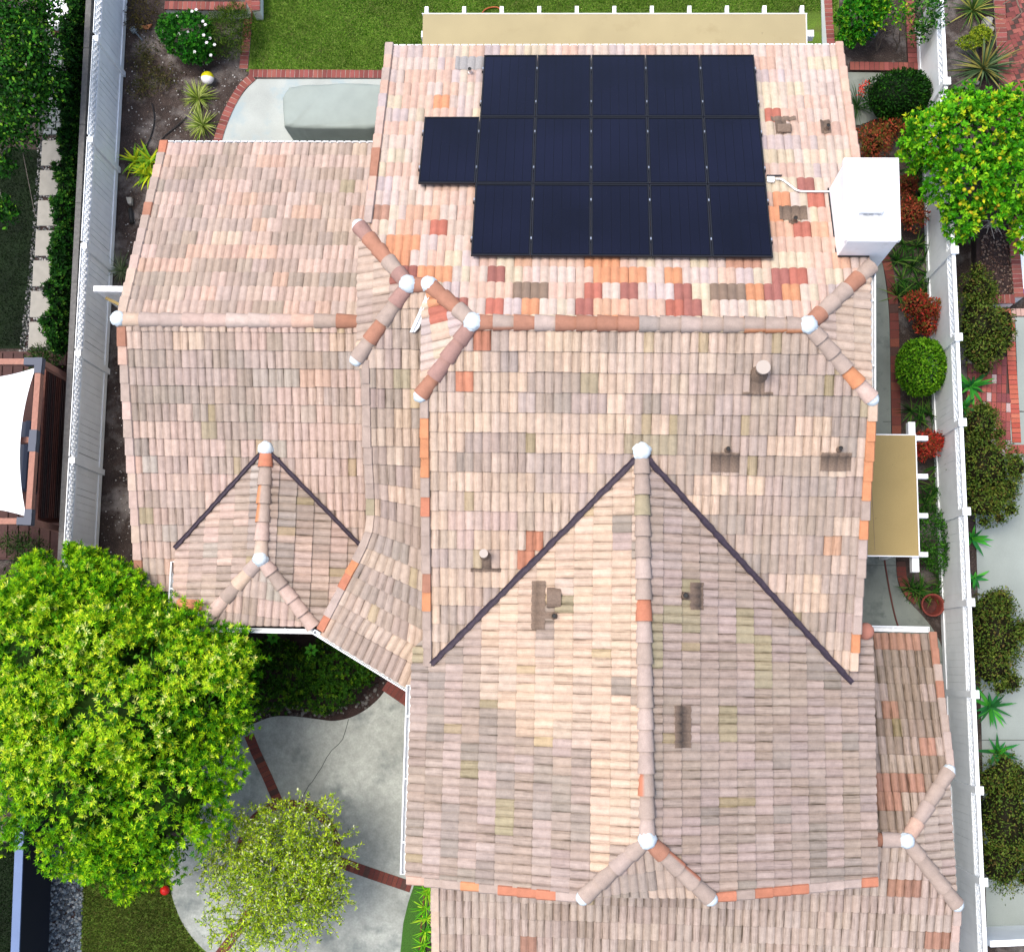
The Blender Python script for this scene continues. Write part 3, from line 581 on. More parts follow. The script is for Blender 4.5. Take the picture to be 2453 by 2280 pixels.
rake_tiles(on(FE, xFE-.03, yFb+.13), on(FE, fE[0]+.1, yFb+.0), ['orange', 'mauve', 'mauve', 'mauve', 'orange', 'orange', 'orange', 'gbrown', 'orange'], (0, -1, 0))
rake_tiles(on(RN, xR+.03, .63), on(RN, rN[0]+.03, rN[1]+.05), ['rbrown', 'rbrown', 'gbrown', 'rbrown', 'gbrown', 'gbrown', 'mauve', 'mauve'], (1, 0, 0))
rake_tiles(on(RS, -2.24, -6.6), on(RS, -2.24, -3.9), ['sand', 'sand', 'peach', 'sand', 'peach', 'sand', 'peach', 'sand'], (-1, 0, 0))
rake_tiles(on(RS, xR+.04, -6.6), on(RS, xR+.04, rS[1]-.05), ['pink', 'mauve'], (1, 0, 0))
b = MB(); b.dome(hit(2072, 1512, FE)+[0, 0, .05], .15, .7, n=14, m=6, jit=.05); b.v = b.v; o = b.build('ridge_tile', mat('salmon_tile', alb((206, 140, 120)), .85), house, smooth=True)

# ============================================================ valleys, flashing, gutters, fascia, walls
def valley(p, q, w=.052, lift=.1, name='valley_flashing', m='flash', seed=1):
    p = np.array(p, float); q = np.array(q, float); d = unit(q-p); a = unit(np.cross((0, 0, 1), d)); u = np.cross(d, a); n = int(np.linalg.norm(q-p)/.09); rr = random.Random(seed); vs = []
    for i in range(n+1):
        o = p+(q-p)*i/n; wl = w*(1+.4*(rr.random()-.5)); wr = w*(1+.4*(rr.random()-.5))
        vs += [o-a*wl+u*(lift-.05), o-a*wl*.9+u*lift, o-a*.012+u*(lift-.018), o+a*.012+u*(lift-.018), o+a*wr*.9+u*lift, o+a*wr+u*(lift-.05)]
    b = MB(); b.mesh(vs, [(i*6+k, i*6+k+1, i*6+7+k, i*6+6+k) for i in range(n) for k in range(5)]); return b.build(name, M[m], house)
vW = on(FW, -2.30, (zat(FW, -2.30, 0)-MS[2])/MS[1]); vE = on(FE, 4.96, (zat(FE, 4.96, 0)-MS[2])/MS[1])
valley(vW, f0, seed=3); valley(vE, f0, seed=4)
uW = on(SW, sA[0]-.02, ((zat(SW, sA[0]-.02, 0)-LS[2])/LS[1])); uE = on(SE, -3.98, ((zat(SE, -3.98, 0)-LS[2])/LS[1]))
valley(uW, s0, w=.04, seed=5); valley(uE, s0, w=.04, seed=6)
b = MB(); p0, p1 = hit(1032, 705, CS), hit(990, 800, CS)      # bare metal valley between the two clipped gables
for i in range(8):
    a0, a1 = p0+(p1-p0)*i/8, p0+(p1-p0)*(i+1)/8; w0 = .03+.05*math.sin(i/8*3.0)+.02*(i % 2); w1 = .03+.05*math.sin((i+1)/8*3.0)+.02*((i+1) % 2)
    b.poly([a0+[-.05, 0, .10], a0+[w0, .0, .10], a1+[w1, 0, .10], a1+[-.05, 0, .10]])
b.bar(p0+[.02, 0, .115], p1+[.0, 0, .115], .012, .02)
b.build('valley_flashing', M['whiteflash'], house)
def gutter(p, q, out, w=.08, h=.11, drop=.05, straps=True):
    p = np.array(p, float)-[0, 0, drop]; q = np.array(q, float)-[0, 0, drop]; out = unit(out); d = unit(q-p); b = MB()
    for (o0, z0, ww, hh) in ((0.008, -h/2, .014, h), (w/2, -h+.007, w, .014), (w, -h/2+.01, .022, h+.02)):
        b.bar(p+out*o0+[0, 0, z0], q+out*o0+[0, 0, z0], ww, hh)
    for e in (p, q): b.box(e+out*w/2-[0, 0, h/2], (.012, w, h), d)
    if straps:
        L = np.linalg.norm(q-p)
        for i in range(max(1, int(L/.85))): b.box(p+d*(i+.5)*L/max(1, int(L/.85))+out*w/2+[0, 0, .008], (.03, w*1.1, .01), d)
    b.build('gutter', M['gutter'], house)
gutter(on(JE, cEs[0]+.02, cEs[1]), on(JE, cEn[0]+.02, cEn[1]), (1, 0, 0), w=.07)
gutter(sW+[-.06, -.05, 0], sE+[0, -.05, 0], (0, -1, 0)); gutter(on(SW, sA[0]-.03, sA[1]-.3), on(SW, sA[0]-.03, sB[1]-.22), (-1, 0, 0), w=.09); gutter(on(SW, sC[0]-.03, sB[1]-.05), on(SW, sC[0]-.03, sW[1]), (-1, 0, 0), w=.06, straps=False)
gutter(on(SW, sB[0]-.05, sB[1]-.2), on(SW, sC[0]-.05, sB[1]-.2), (0, -1, 0), w=.05)
gutter(SWP[-1][0]+[-.12, .07, 0], SWP[-1][1], (-.53, -.85, 0), drop=.04)
gutter(on(FW, xFW-.03, -.50), on(FW, xFW-.03, yFb), (-1, 0, 0)); gutter(on(RN, 5.62, .66), on(RN, xR+.02, .66), (0, 1, 0), w=.10)
gutter(on(LS, xl0-.05, 1.14), on(LS, sA[0]+.02, 1.14), (0, -1, 0), w=.09)
b = MB()
for (p, q, o) in [(on(MN, XL, eN), on(MN, XR, eN), (0, 1, 0)), (on(LN, xl0, 10.33), on(LN, -3.4, 10.33), (0, 1, 0))]:     # scalloped white eave closers
    p = p+[0, .012, .03]; q = q+[0, .012, .03]; n = int(np.linalg.norm(q-p)/(WT/2)); d = (q-p)/n
    for i in range(n): b.box(p+d*(i+.5), (WT/2*.8, .02, .055), d)
    b.bar(p-[0, 0, .1], q-[0, 0, .1], .03, .16)
b.build('eave_closer', M['white'], house)
def wall_block(x0, x1, y0, y1, z): MB().prism([(x0, y0), (x1, y0), (x1, y1), (x0, y1)], -.02, z).build('wall', M['wall'], house)
wall_block(-3.1, 4.6, .9, 11.1, 4.45); wall_block(-2.2, 4.9, -3.4, 1.2, 4.4); wall_block(-7.85, -3.12, 1.6, 9.9, 2.75); wall_block(5.0, 6.7, -6.3, .2, 2.4); wall_block(-1.9, 5.02, -6.3, -3.42, 2.55); wall_block(-7.1, -4.6, .75, 1.58, 2.5); wall_block(-3.8, -3.14, 1.7, 3.9, 2.6)
MB().prism([(-4.4, .6), (-2.22, -.55), (-2.22, .88), (-3.12, 1.58), (-4.0, 1.58)], 0, 3.8).build('wall', M['wall'], house)
b = MB()      # gable infill and fascia under the rakes
for (x, pl1, pl2, ya, yb, yr) in [(XL+.12, MN, None, 11.3, 7.2, 7.2), (XR-.14, MN, None, 11.3, 6.6, 6.6)]:
    b.poly([(x, ya, 4.4), (x, yb, 4.4), (x, yb, zat(pl1, x, yb)-.1), (x, ya, zat(pl1, x, ya)-.1)])
b.poly([(XR-.14, 6.6, 4.4), (XR-.14, 4.3, 4.4), (XR-.14, 4.3, 6.4), (XR-.14, 6.6, 6.4)]); b.poly([(XR-.14, 4.3, 4.4), (XR-.14, .1, 4.4), (XR-.14, .1, zat(MS, 0, .1)-.1), (XR-.14, 4.3, 6.4)])
b.poly([(-2.26, 6.6, 4.4), (-2.26, 4.3, 4.4), (-2.26, 4.3, 6.4), (-2.26, 6.1, 6.55)]); b.poly([(-2.26, 4.3, 4.0), (-2.26, -.1, 4.0), (-2.26, -.1, zat(MS, 0, -.1)-.1), (-2.26, 4.3, 6.4)])
b.poly([(-3.3, 7.3, 2.7), (-3.3, 2.2, 2.7), (-3.3, 2.2, 4.95), (-3.3, 5.0, 6.1), (-3.3, 7.3, 6.1)]); b.poly([(xl0+.16, 10.1, 2.6), (xl0+.16, 1.4, 2.6), (xl0+.16, 1.4, 2.6), (xl0+.16, LY, LZ-.1), (xl0+.16, 10.1, 2.9)])
b.poly([(-2.5, yFb+.15, 4.3), (5.2, yFb+.15, 4.3), (2.4, yFb+.15, 5.7), (.4, yFb+.15, 5.75)]); b.poly([(xR-.1, .5, 2.2), (xR-.1, -6.4, 2.4), (xR-.1, -4.1, 3.4), (xR-.1, -1.9, 3.4)])
b.build('gable_wall', M['wall'], house)

# ============================================================ vents and chimney
def vent(px, face, h=.16, r=.035, dome=False, m='brownmetal'):
    c = hit(px[0], px[1], face); b = MB(); c = c+[0, 0, .05]
    b.tube([c-[0, 0, .1], c+[0, 0, h*.3]], [r*2.1, r*1.15], 12); b.tube([c, c+[0, 0, h]], r, 12, cap=False)
    o = b.build('vent_pipe', M[m], house)
    if dome:
        MB().tube([c+[0, 0, h-.0], c+[0, 0, h+.05]], r*1.35, 16).build('vent_cap', mat('pale_vent_cap', alb((214, 200, 186)), .6), o)
    else: MB().tube([c+[0, 0, h*.8], c+[0, 0, h*.9]], r*.86, 12).build('bore', M['black'], o)
vent((1127, 178), MN, m='alu'); vent((1979, 312), MN); vent((1901, 532), MN); vent((1741, 1079), MS); vent((2008, 1078), MS); vent((1640, 1427), FE, r=.045); vent((1328, 1476), FW, r=.04)
vent((1818, 895), MS, h=.36, r=.085, dome=True); vent((1162, 1330), MS, h=.3, r=.055, dome=True)
b = MB(); c = hit(1327, 1432, FW)+[0, 0, .1]; vs = []; 
for s in (-1, 1):
    for k in range(8): t = math.pi*k/7; vs.append(c+[math.cos(t)*.0+s*.12, -math.cos(t)*.17, math.sin(t)*.10-.05])
b.mesh(vs, [(k, k+1, 9+k, 8+k) for k in range(7)]+[tuple(range(8)), tuple(range(15, 7, -1))]); b.build('dormer_vent', M['brownmetal'], house, smooth=False)
b = MB(); c = hit(1876, 313, MN)+[0, 0, .09]; b.box(c, (.26, .16, .1), (1, 0, 0), (0, -.3, 1)); b.build('dormer_vent', M['brownmetal'], house, bevel=.03)
def flashing(face, x0, y0, x1, y1, m='brownmetal', lift=.012):
    o, uh, vh, n, uo = FACE[face]; pl = globals()[face]; c = [(hit(x, y, pl)-o) for x, y in ((x0, y0), (x1, y0), (x1, y1), (x0, y1))]
    us = [p@uh for p in c]; vs_ = [p@vh for p in c]; u0, u1, v0, v1 = min(us), max(us), min(vs_), max(vs_); nu = max(6, int((u1-u0)/.018)); cuts = sorted(set([v0, v1]+[k*ET-.012 for k in range(-50, 90) if v0 < k*ET-.012 < v1]+[k*ET-.010 for k in range(-50, 90) if v0 < k*ET-.010 < v1])); V = []
    for v in cuts:
        for i in range(nu+1):
            u = u0+(u1-u0)*i/nu; x = ((u-uo)/(WT/2) % 1)*2-1; hp = .031*(1-abs(x)**2.6); k = math.floor((v+.0110)/ET); f = (v-k*ET)/ET
            V.append(o+uh*(u+RNG.uniform(-.004, .004))+vh*(v+(RNG.uniform(-.008, .008) if v in (v0, v1) else 0))+n*(hp+.029*(1-f)+.004+lift))
    w = nu+1; b = MB(); b.mesh(V, [(r*w+i, r*w+i+1, (r+1)*w+i+1, (r+1)*w+i) for r in range(len(cuts)-1) for i in range(nu)]); b.build('vent_flashing', M[m], house, smooth=True)
M['greymetal'] = mat('grey_flashing_paint', alb((186, 182, 178)), .7, noise=[(40, 3, .85, 1.06)])
for f in [('MN', 1092, 143, 1158, 171, 'greymetal'), ('MN', 1858, 287, 1880, 325), ('MN', 1846, 284, 1905, 293), ('MN', 1967, 292, 1986, 324), ('MN', 1867, 498, 1930, 530), ('MN', 1888, 527, 1908, 541), ('MS', 1703, 1083, 1770, 1128), ('MS', 1966, 1083, 2036, 1126), ('MS', 1797, 885, 1829, 944), ('MS', 1778, 938, 1850, 945),
          ('MS', 1155, 1326, 1177, 1364), ('MS', 1128, 1359, 1200, 1367), ('FW', 1277, 1392, 1308, 1508), ('FW', 1308, 1466, 1338, 1482), ('FE', 1650, 1396, 1682, 1460), ('FE', 1628, 1418, 1652, 1436), ('FE', 1613, 1690, 1652, 1790)]: flashing(*f)
ch = empty('chimney_base', (0, 0, 0), 'x', 'x'); bpy.data.objects.remove(ch)
cx0, cx1, cy0, cy1, cz = 4.47, 5.28, 6.76, 8.15, 7.28
chim = MB().prism([(cx0, cy0), (cx1, cy0), (cx1, cy1), (cx0, cy1)], -.02, cz).build('chimney', M['stucco'], house, bevel=.015)
MB().prism([(cx0-.03, cy0+.02), (cx1+.05, cy0+.02), (cx1+.05, cy1+.03), (cx0-.03, cy1+.03)], cz-.14, cz+.004).build('chimney_crown', M['stucco'], chim, bevel=.02)
q = [P(x, y, cz+.16)[:2] for x, y in ((2058, 449), (2118, 449), (2118, 507), (2058, 507))]
MB().prism(q[::-1], cz+.05, cz+.17).build('flue_cap', M['stucco'], chim, bevel=.02)
MB().prism([(a*.8+q[0][0]*.1+q[2][0]*.1, b_*.8+q[0][1]*.1+q[2][1]*.1) for a, b_ in q[::-1]], cz, cz+.051).build('flue', M['black'], chim)
MB().poly([(q[3][0]-.03, q[3][1]-.14, cz+.009), (q[2][0]+.02, q[2][1]-.14, cz+.009), (q[2][0]+.02, q[2][1]+.02, cz+.009), (q[3][0]-.03, q[3][1]+.02, cz+.009)]).build('soot_stain', M['soot'], chim)
MB().bar((cx0-.012, cy0, 6.47), (cx0-.012, cy1, 5.95), .02, .12).bar((cx0, cy0-.012, 6.53), (XR, cy0-.012, 6.53), .02, .1).build('chimney_flashing', M['frame'], house)

# ============================================================ solar panels
nM = unit([0, T, 1]); dY = np.array([0, 1, -T])/math.hypot(1, T); px_w, px_h = 1.0, 1.618
rows = [(11.157, 'top row', 0, 5), (9.645, 'middle row', -1, 5), (8.131, 'bottom row', 0, 5)]
ORD = ['first', 'second', 'third', 'fourth', 'fifth', 'sixth']
proto = None
def copy_tree(o, parent=None):
    c = o.copy(); COL.objects.link(c); c.parent = parent
    for k in list(o.children): copy_tree(k, c)
    return c
for (yt, rname, j0, j1) in rows:
    for j in range(j0, j1):
        yc = yt-.757; xc = -1.662+1.0085*(j+.5); c = np.array([xc, yc, zat(MN, xc, yc)])+nM*.15
        n_ = j-j0
        if j == -1: lb = 'dark solar panel sticking out alone to the left of the panel array'
        elif n_ == 0 and j0 == 0: lb = f'leftmost black solar panel in the {rname} of the roof array'
        elif j == j1-1: lb = f'rightmost black solar panel in the {rname} of the roof array'
        else: lb = f'{ORD[n_]} black solar panel from the left in the {rname} of the roof array'
        if proto is None:
            proto = empty('solar_panel', (0, 0, 0), lb, 'solar panel', 'solar panels on the north roof'); b = MB()
            for s in (-1, 1): b.box((s*(px_w/2-.011), 0, 0), (.022, px_h, .04)); b.box((0, s*(px_h/2-.011), .0), (px_w-.044, .022, .04))
            b.build('frame', M['frame'], proto)
            MB().box((0, 0, .006), (px_w-.046, px_h-.046, .012)).build('glass', M['glass'], proto)
            for i in range(6): MB().box(((i-2.5)*.157, 0, .0135), (.1515, px_h-.09, .003)).build('cell_strip', M['cell'], proto)
            for sx in (-1, 1):
                for sy in (-.27, .27): MB().box((sx*(px_w/2+.004), sy*px_h, .012), (.02, .05, .045)).build('clamp', M['alu'], proto)
            for sy in (-.27, .27): MB().box((0, sy*px_h, -.05), (px_w+.06, .04, .05)).build('rail', M['frame'], proto)
            o = proto
        else: o = copy_tree(proto); o['label'] = lb
        o.location = c; o.rotation_euler = (-math.atan(T), 0, 0)
cb = [hit(x, y, (MN[0], MN[1], MN[2]+.1)) for x, y in smooth_line([(1858, 429), (1872, 430), (1890, 442), (1912, 457), (1950, 459), (1994, 459)], 5)]
t = empty('conduit', cb[0], 'white electrical conduit with junction box running from solar array to chimney', 'conduit')
MB().tube(cb, .016, 8).build('pipe', M['white'], t, smooth=True); MB().box(hit(1846, 431, (MN[0], MN[1], MN[2]+.1)), (.13, .1, .08)).build('junction_box', M['white'], t, bevel=.01)
MB().bar(hit(1836, 421, (MN[0], MN[1], MN[2]+.08)), hit(1873, 421, (MN[0], MN[1], MN[2]+.08)), .02, .03).build('rail_end', M['frame'], t)

# ============================================================ patio covers attached to the house
pc = empty('patio_cover', P(1460, 70, 0), 'long tan flat patio cover with white rafter tails behind the house', 'patio cover')
zt = 3.0; q = [P(x, y, zt)[:2] for x, y in ((1013, 35), (1930, 35), (1932, 150), (1013, 150))]; q[2] = (q[2][0], 11.3); q[3] = (q[3][0], 11.3)
MB().prism(q[::-1], zt-.06, zt).build('roof_sheet', M['tan'], pc); e0, e1 = np.array(q[0]), np.array(q[1])
MB().bar((e0[0]-.02, e0[1]+.012, zt-.03), (e1[0]+.03, e1[1]+.012, zt-.03), .02, .075).bar((e1[0]+.012, e1[1], zt-.03), (q[2][0]+.012, q[2][1], zt-.03), .02, .07).build('edge_trim', M['white'], pc)
for i in range(11):
    x = P(1022+i*89.9, 25, zt-.1)[0]; MB().bar((x, 11.3, zt-.14), (x, e0[1]+.21, zt-.14), .075, .14).build('rafter', M['white'], pc)
yb = P(1930, 82, 2.75)[1]; MB().bar((q[0][0]-.05, yb, zt-.32), (P(1949, 82, 2.75)[0], yb, zt-.32), .14, .2).build('beam', M['white'], pc)
for x in (q[0][0]+.3, .9, q[1][0]-.3): MB().prism([(x-.06, yb-.06), (x+.06, yb-.06), (x+.06, yb+.06), (x-.06, yb+.06)], 0, zt-.42).build('post', M['white'], pc)
p2 = empty('side_patio_cover', P(2140, 1200, 0), 'small khaki flat cover with white beams over the side yard walkway', 'patio cover')
zt = 2.75; q = [P(x, y, zt)[:2] for x, y in ((2120, 1043), (2192, 1043), (2201, 1331), (2120, 1331))]; q[0] = (4.6, q[0][1]); q[3] = (4.6, q[3][1])
MB().prism(q[::-1], zt-.05, zt).build('roof_sheet', M['tan2'], p2)
MB().bar((q[1][0]+.012, q[1][1]+.02, zt-.03), (q[2][0]+.012, q[2][1]-.02, zt-.03), .02, .07).bar((4.6, q[3][1]-.012, zt-.03), (q[2][0]+.02, q[2][1]-.012, zt-.03), .02, .07).bar((4.6, q[0][1]+.012, zt-.03), (q[1][0]+.02, q[1][1]+.012, zt-.03), .02, .05).build('edge_trim', M['white'], p2)
for y in (1050, 1141, 1235, 1328): yy = P(2200, y, zt-.1)[1]; MB().bar((4.7, yy, zt-.13), (P(2222, y, zt-.1)[0], yy, zt-.13), .09, .13).build('rafter', M['white'], p2)
xb = P(2187, 1180, 2.5)[0]; MB().bar((xb, P(2187, 1012, 2.5)[1], zt-.29), (xb, P(2196, 1370, 2.5)[1], zt-.29), .13, .18).build('beam', M['white'], p2)
for y in (q[0][1]-.2, q[3][1]+.2): MB().prism([(xb-.05, y-.05), (xb+.05, y-.05), (xb+.05, y+.05), (xb-.05, y+.05)], 0, zt-.38).build('post', M['white'], p2)
MB().bar(P(2085, 1105, zt+.004)*1, P(2096, 1318, zt+.004), .006, .004).build('seam', M['brownmetal'], p2)
# ============================================================ GROUND AND PAVING
_g = MB(); _g.poly([(-60, -60, -.02), (60, -60, -.02), (60, 60, -.02), (-60, 60, -.02)]); tag(_g.build('ground', M['soil']), None, None, None, 'structure')
sheet('lawn', [(590, -160), (2010, -160), (2010, 172), (590, 172)], .0, M['turf'])
sheet('rear_patio', smooth_line([(528, 420), (530, 345), (544, 300), (566, 250), (590, 215), (616, 190)], 6)+[(960, 190), (960, 420)], .012, M['conc_back'])
front = smooth_line([(600, 1736), (650, 1717), (700, 1715), (760, 1722), (800, 1726), (840, 1718), (875, 1700), (905, 1675), (925, 1650)], 6)
sheet('front_patio', [(480, 1980), (470, 1860), (520, 1790)]+front+[(1040, 1640), (1040, 2105), (992, 2118), (978, 2160), (966, 2210), (958, 2290), (955, 2420), (620, 2420)]+smooth_line([(560, 2330), (505, 2288), (470, 2255), (440, 2215), (420, 2170), (408, 2125), (404, 2060), (430, 2010)], 6), .012, M['conc_front'])
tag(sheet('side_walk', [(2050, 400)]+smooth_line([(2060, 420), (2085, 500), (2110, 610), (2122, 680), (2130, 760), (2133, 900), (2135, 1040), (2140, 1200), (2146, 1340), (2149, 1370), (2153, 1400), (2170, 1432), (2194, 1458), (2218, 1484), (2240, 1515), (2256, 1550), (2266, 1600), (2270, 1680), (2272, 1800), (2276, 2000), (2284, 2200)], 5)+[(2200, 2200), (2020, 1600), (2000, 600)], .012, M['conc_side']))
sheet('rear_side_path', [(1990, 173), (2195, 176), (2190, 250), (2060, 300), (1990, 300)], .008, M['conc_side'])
sheet('neighbour_drive', [(2330, 990), (2520, 985), (2560, 2250), (2365, 2265), (2350, 1700)], .004, M['conc_drive'])
sheet('neighbour_court', [(2432, 760), (2520, 758), (2520, 990), (2440, 984)], .008, M['conc_drive'])
sheet('mulch_bed', [(2345, -60), (2412, -60), (2418, 300), (2440, 520), (2440, 700), (2345, 700)], -.008, M['mulch'])
sheet('shrub_bed_soil', [(590, 1500), (930, 1500), (930, 1650)]+front[::-1]+[(570, 1740), (480, 1640)], .002, M['mulch'])
sheet('front_lawn', [(196, 2050), (380, 2080), (412, 2120)]+smooth_line([(420, 2170), (440, 2215), (470, 2255), (505, 2288), (560, 2330)], 4)+[(560, 2420), (190, 2420)], .0, M['turf'])
sheet('artificial_turf', [(992, 2118), (1028, 2110), (1010, 2300), (1000, 2420), (952, 2420), (958, 2290), (966, 2210), (978, 2160)], .02, mat('bright_turf_mat', alb((70, 116, 40)), .95, noise=[(60, 4, .6, 1.4)]))
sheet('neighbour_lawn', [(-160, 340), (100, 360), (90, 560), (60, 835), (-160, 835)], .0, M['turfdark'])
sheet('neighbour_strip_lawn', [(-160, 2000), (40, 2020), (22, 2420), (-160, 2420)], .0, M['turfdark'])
sheet('pebble_bed', [(90, 360), (160, 330), (150, 600), (125, 860), (48, 860), (66, 700), (80, 560)], -.004, M['mulch'])
sheet('pebble_strip', [(85, 2020), (205, 2050), (196, 2200), (190, 2420), (70, 2420)], -.004, M['mulch'])
sheet('deck', [(-200, 842), (190, 842), (170, 1340), (-200, 1340)], .15, M['decking'], thick=.15)
# cracks and expansion joints
def strip(pts, w, z, m, name, parent=None, kind=None):
    q = [P(x, y, z) for x, y in pts]; b = MB()
    for i in range(len(q)-1): b.bar(q[i], q[i+1], w, .004)
    return tag(b.build(name, m, parent), None, None, None, kind)
fp = bpy.data.objects['front_patio']; sw = bpy.data.objects['side_walk']
strip([(835, 1722), (829, 1745), (821, 1770), (810, 1783), (795, 1796), (783, 1813), (770, 1838), (758, 1856), (748, 1872), (740, 1880), (728, 1902), (722, 1918)], .014, .0145, M['crack'], 'crack', fp)
strip([(2115, 1010), (2135, 1010)], .012, .0145, M['crack'], 'joint', sw); strip([(2060, 1354), (2150, 1354)], .012, .0145, M['crack'], 'joint', sw); strip([(2240, 1585), (2268, 1585)], .012, .0145, M['crack'], 'joint', sw)
strip([(2060, 600), (2114, 622)], .012, .0145, M['crack'], 'joint', sw)
strip([(2340, 1772), (2500, 1772)], .015, .0065, M['crack'], 'joint', bpy.data.objects['neighbour_drive'])

# ------------------------------------------------------------ bricks
_bm = {}
def brick_mesh(L, W, H):
    k = (round(L, 3), round(W, 3), round(H, 3))
    if k not in _bm:
        b = bmesh.new(); bmesh.ops.create_cube(b, size=1); bmesh.ops.scale(b, vec=k, verts=b.verts); me = bpy.data.meshes.new('brick'); b.to_mesh(me); b.free(); _bm[k] = me
    return _bm[k]
def brick(p, ang, parent, L=.2, W=.094, H=.06, m='brick', z=.0):
    me = brick_mesh(L, W, H)
    if m not in me: 
        me = me.copy() if len(me.materials) else me
        if len(me.materials): me.materials.clear()
        me.materials.append(M[m]); _bm[(round(L, 3), round(W, 3), round(H, 3))] = me
    if me.materials[0] != M[m]:
        me = me.copy(); me.materials[0] = M[m]
    o = bpy.data.objects.new('brick', me); COL.objects.link(o); o.parent = parent; o.location = np.array([p[0], p[1], z-H/2+random.uniform(-.003, .003)])-parent_loc(parent); o.rotation_euler = (random.uniform(-.01, .01), random.uniform(-.01, .01), ang+random.uniform(-.015, .015))
_bms = {}
def brick(p, ang, parent, L=.2, W=.094, H=.06, m='brick', z=.0):
    k = (round(L, 3), round(W, 3), m)
    if k not in _bms:
        b = bmesh.new(); bmesh.ops.create_cube(b, size=1); bmesh.ops.scale(b, vec=(L, W, H), verts=b.verts); me = bpy.data.meshes.new('brick'); b.to_mesh(me); b.free(); me.materials.append(M[m]); _bms[k] = me
    o = bpy.data.objects.new('brick', _bms[k]); COL.objects.link(o); o.parent = parent
    o.location = np.array([p[0], p[1], z-H/2+random.uniform(-.003, .003)])-parent_loc(parent); o.rotation_euler = (random.uniform(-.012, .012), random.uniform(-.012, .012), ang+random.uniform(-.015, .015))
def edging(name, pts, W=.2, z=.035, pitch=.1065, m='brick', joint='joint', thing=None, closed=False):
    """soldier course of bricks along a pixel polyline (its centre line)"""
    q = [P(x, y, z)[:2] for x, y in pts]; b = MB()
    off = []
    for i, p in enumerate(q):
        d = unit(q[min(i+1, len(q)-1)]-q[max(i-1, 0)]); off.append(np.array([-d[1], d[0]])*W/2*.985)
    for i in range(len(q)-1):
        a0, a1, b0, b1 = q[i]-off[i], q[i]+off[i], q[i+1]-off[i+1], q[i+1]+off[i+1]
        b.mesh([(*a0, z-.008), (*a1, z-.008), (*b1, z-.008), (*b0, z-.008), (*a0, -.02), (*a1, -.02), (*b1, -.02), (*b0, -.02)], [(3, 2, 1, 0), (0, 4, 7, 3), (2, 6, 5, 1), (1, 5, 4, 0), (3, 7, 6, 2)])
    par = b.build(name, M[joint]); tag(par, None, None, None, 'structure')
    L = [0]
    for i in range(len(q)-1): L.append(L[-1]+np.linalg.norm(q[i+1]-q[i]))
    n = max(1, round(L[-1]/pitch))
    for k in range(n):
        s = (k+.5)*L[-1]/n; i = max(j for j in range(len(q)-1) if L[j] <= s); d = unit(q[i+1]-q[i]); c = q[i]+d*(s-L[i])
        brick(c, math.atan2(d[1], d[0])+math.pi/2, par, L=W-.006, W=L[-1]/n-.012, m=m, z=z)
    return par
edging('lawn_edging', [(596, 176), (960, 178)]); edging('bed_edging', [(583, 165), (593, 60), (600, -40)])
edging('patio_edging', smooth_line([(518, 400), (520, 345), (533, 298), (555, 248), (580, 208), (606, 184)], 6), pitch=.112)
edging('walk_edging', smooth_line([(2106, 570), (2130, 650), (2141, 740), (2144, 860), (2148, 1040)], 5), W=.2, m='brickdark', joint='jointdark', pitch=.19)
edging('walk_edging', smooth_line([(2158, 1345), (2162, 1385), (2178, 1420), (2198, 1440)], 4), m='brickdark', joint='jointdark')
edging('patio_brick_band', [(596, 1760), (612, 1800), (640, 1860), (668, 1925)], W=.21, z=.022, m='brickdark', joint='jointdark')
rc = np.array([692, 2040.]); edging('tree_ring_edging', [rc+115*np.array([math.cos(t), math.sin(t)]) for t in np.linspace(0, 2*math.pi, 33)], W=.18, z=.05, m='brickdark', joint='jointdark')
edging('patio_brick_band', [(806, 2062), (890, 2092), (985, 2124)], W=.23, z=.022, m='brickdark', joint='jointdark')
edging('patio_brick_band', [(522, 2290), (556, 2246), (580, 2215), (604, 2175)], W=.2, z=.022, m='brickdark', joint='jointdark')
edging('patio_brick_band', [(922, 1640), (992, 1688)], W=.26, z=.022, m='brickdark', joint='jointdark')
edging('turf_edging', [(1018, 2120), (1010, 2200), (1003, 2300)], W=.03, z=.04, pitch=.2, m='brickdark', joint='jointdark')
# raised brick planters behind the house
def planter(name, label, runs, zc, wallm, soil=None):
    """wall topped by a brick coping; runs: pixel polylines of the coping centre line at height zc"""
    t = empty(name, P(*runs[0][0][0], 0), label, 'planter wall')
    for (pts, W) in runs:
        q = [P(x, y, zc) for x, y in pts]
        for a, b_ in zip(q, q[1:]):
            MB().bar(a-[0, 0, zc/2+.03], b_-[0, 0, zc/2+.03], W-.04, zc-.06).build('wall', M[wallm], t)
            MB().bar(a-[0, 0, .035], b_-[0, 0, .035], W-.004, .05).build('mortar_bed', M['joint'], t)
            L = np.linalg.norm(b_-a); n = max(1, round(L/.108)); d = unit(b_-a)
            for k in range(n): brick(a+d*(k+.5)*L/n, math.atan2(d[1], d[0])+math.pi/2, t, L=W-.004, W=L/n-.011, z=zc, m='brick')
    return t
planter('raised_planter', 'white walled brick topped planter at the rear lawn corner', [([(394, 13), (590, 15)], .2), ([(612, -40), (612, 25)], .2)], .45, 'white')
planter('corner_planter', 'white walled brick coped mulch planter beside the fruit tree', [([(2426, 505), (2432, 600), (2442, 712)], .21), ([(2345, 716), (2432, 716)], .2)], .4, 'white')
MB().prism([tuple(P(x, y, .33)[:2]) for x, y in ((2340, 712), (2438, 712), (2424, 505), (2338, 505))], -.02, .33).build('planter_soil', M['mulch'], bpy.data.objects['corner_planter'])
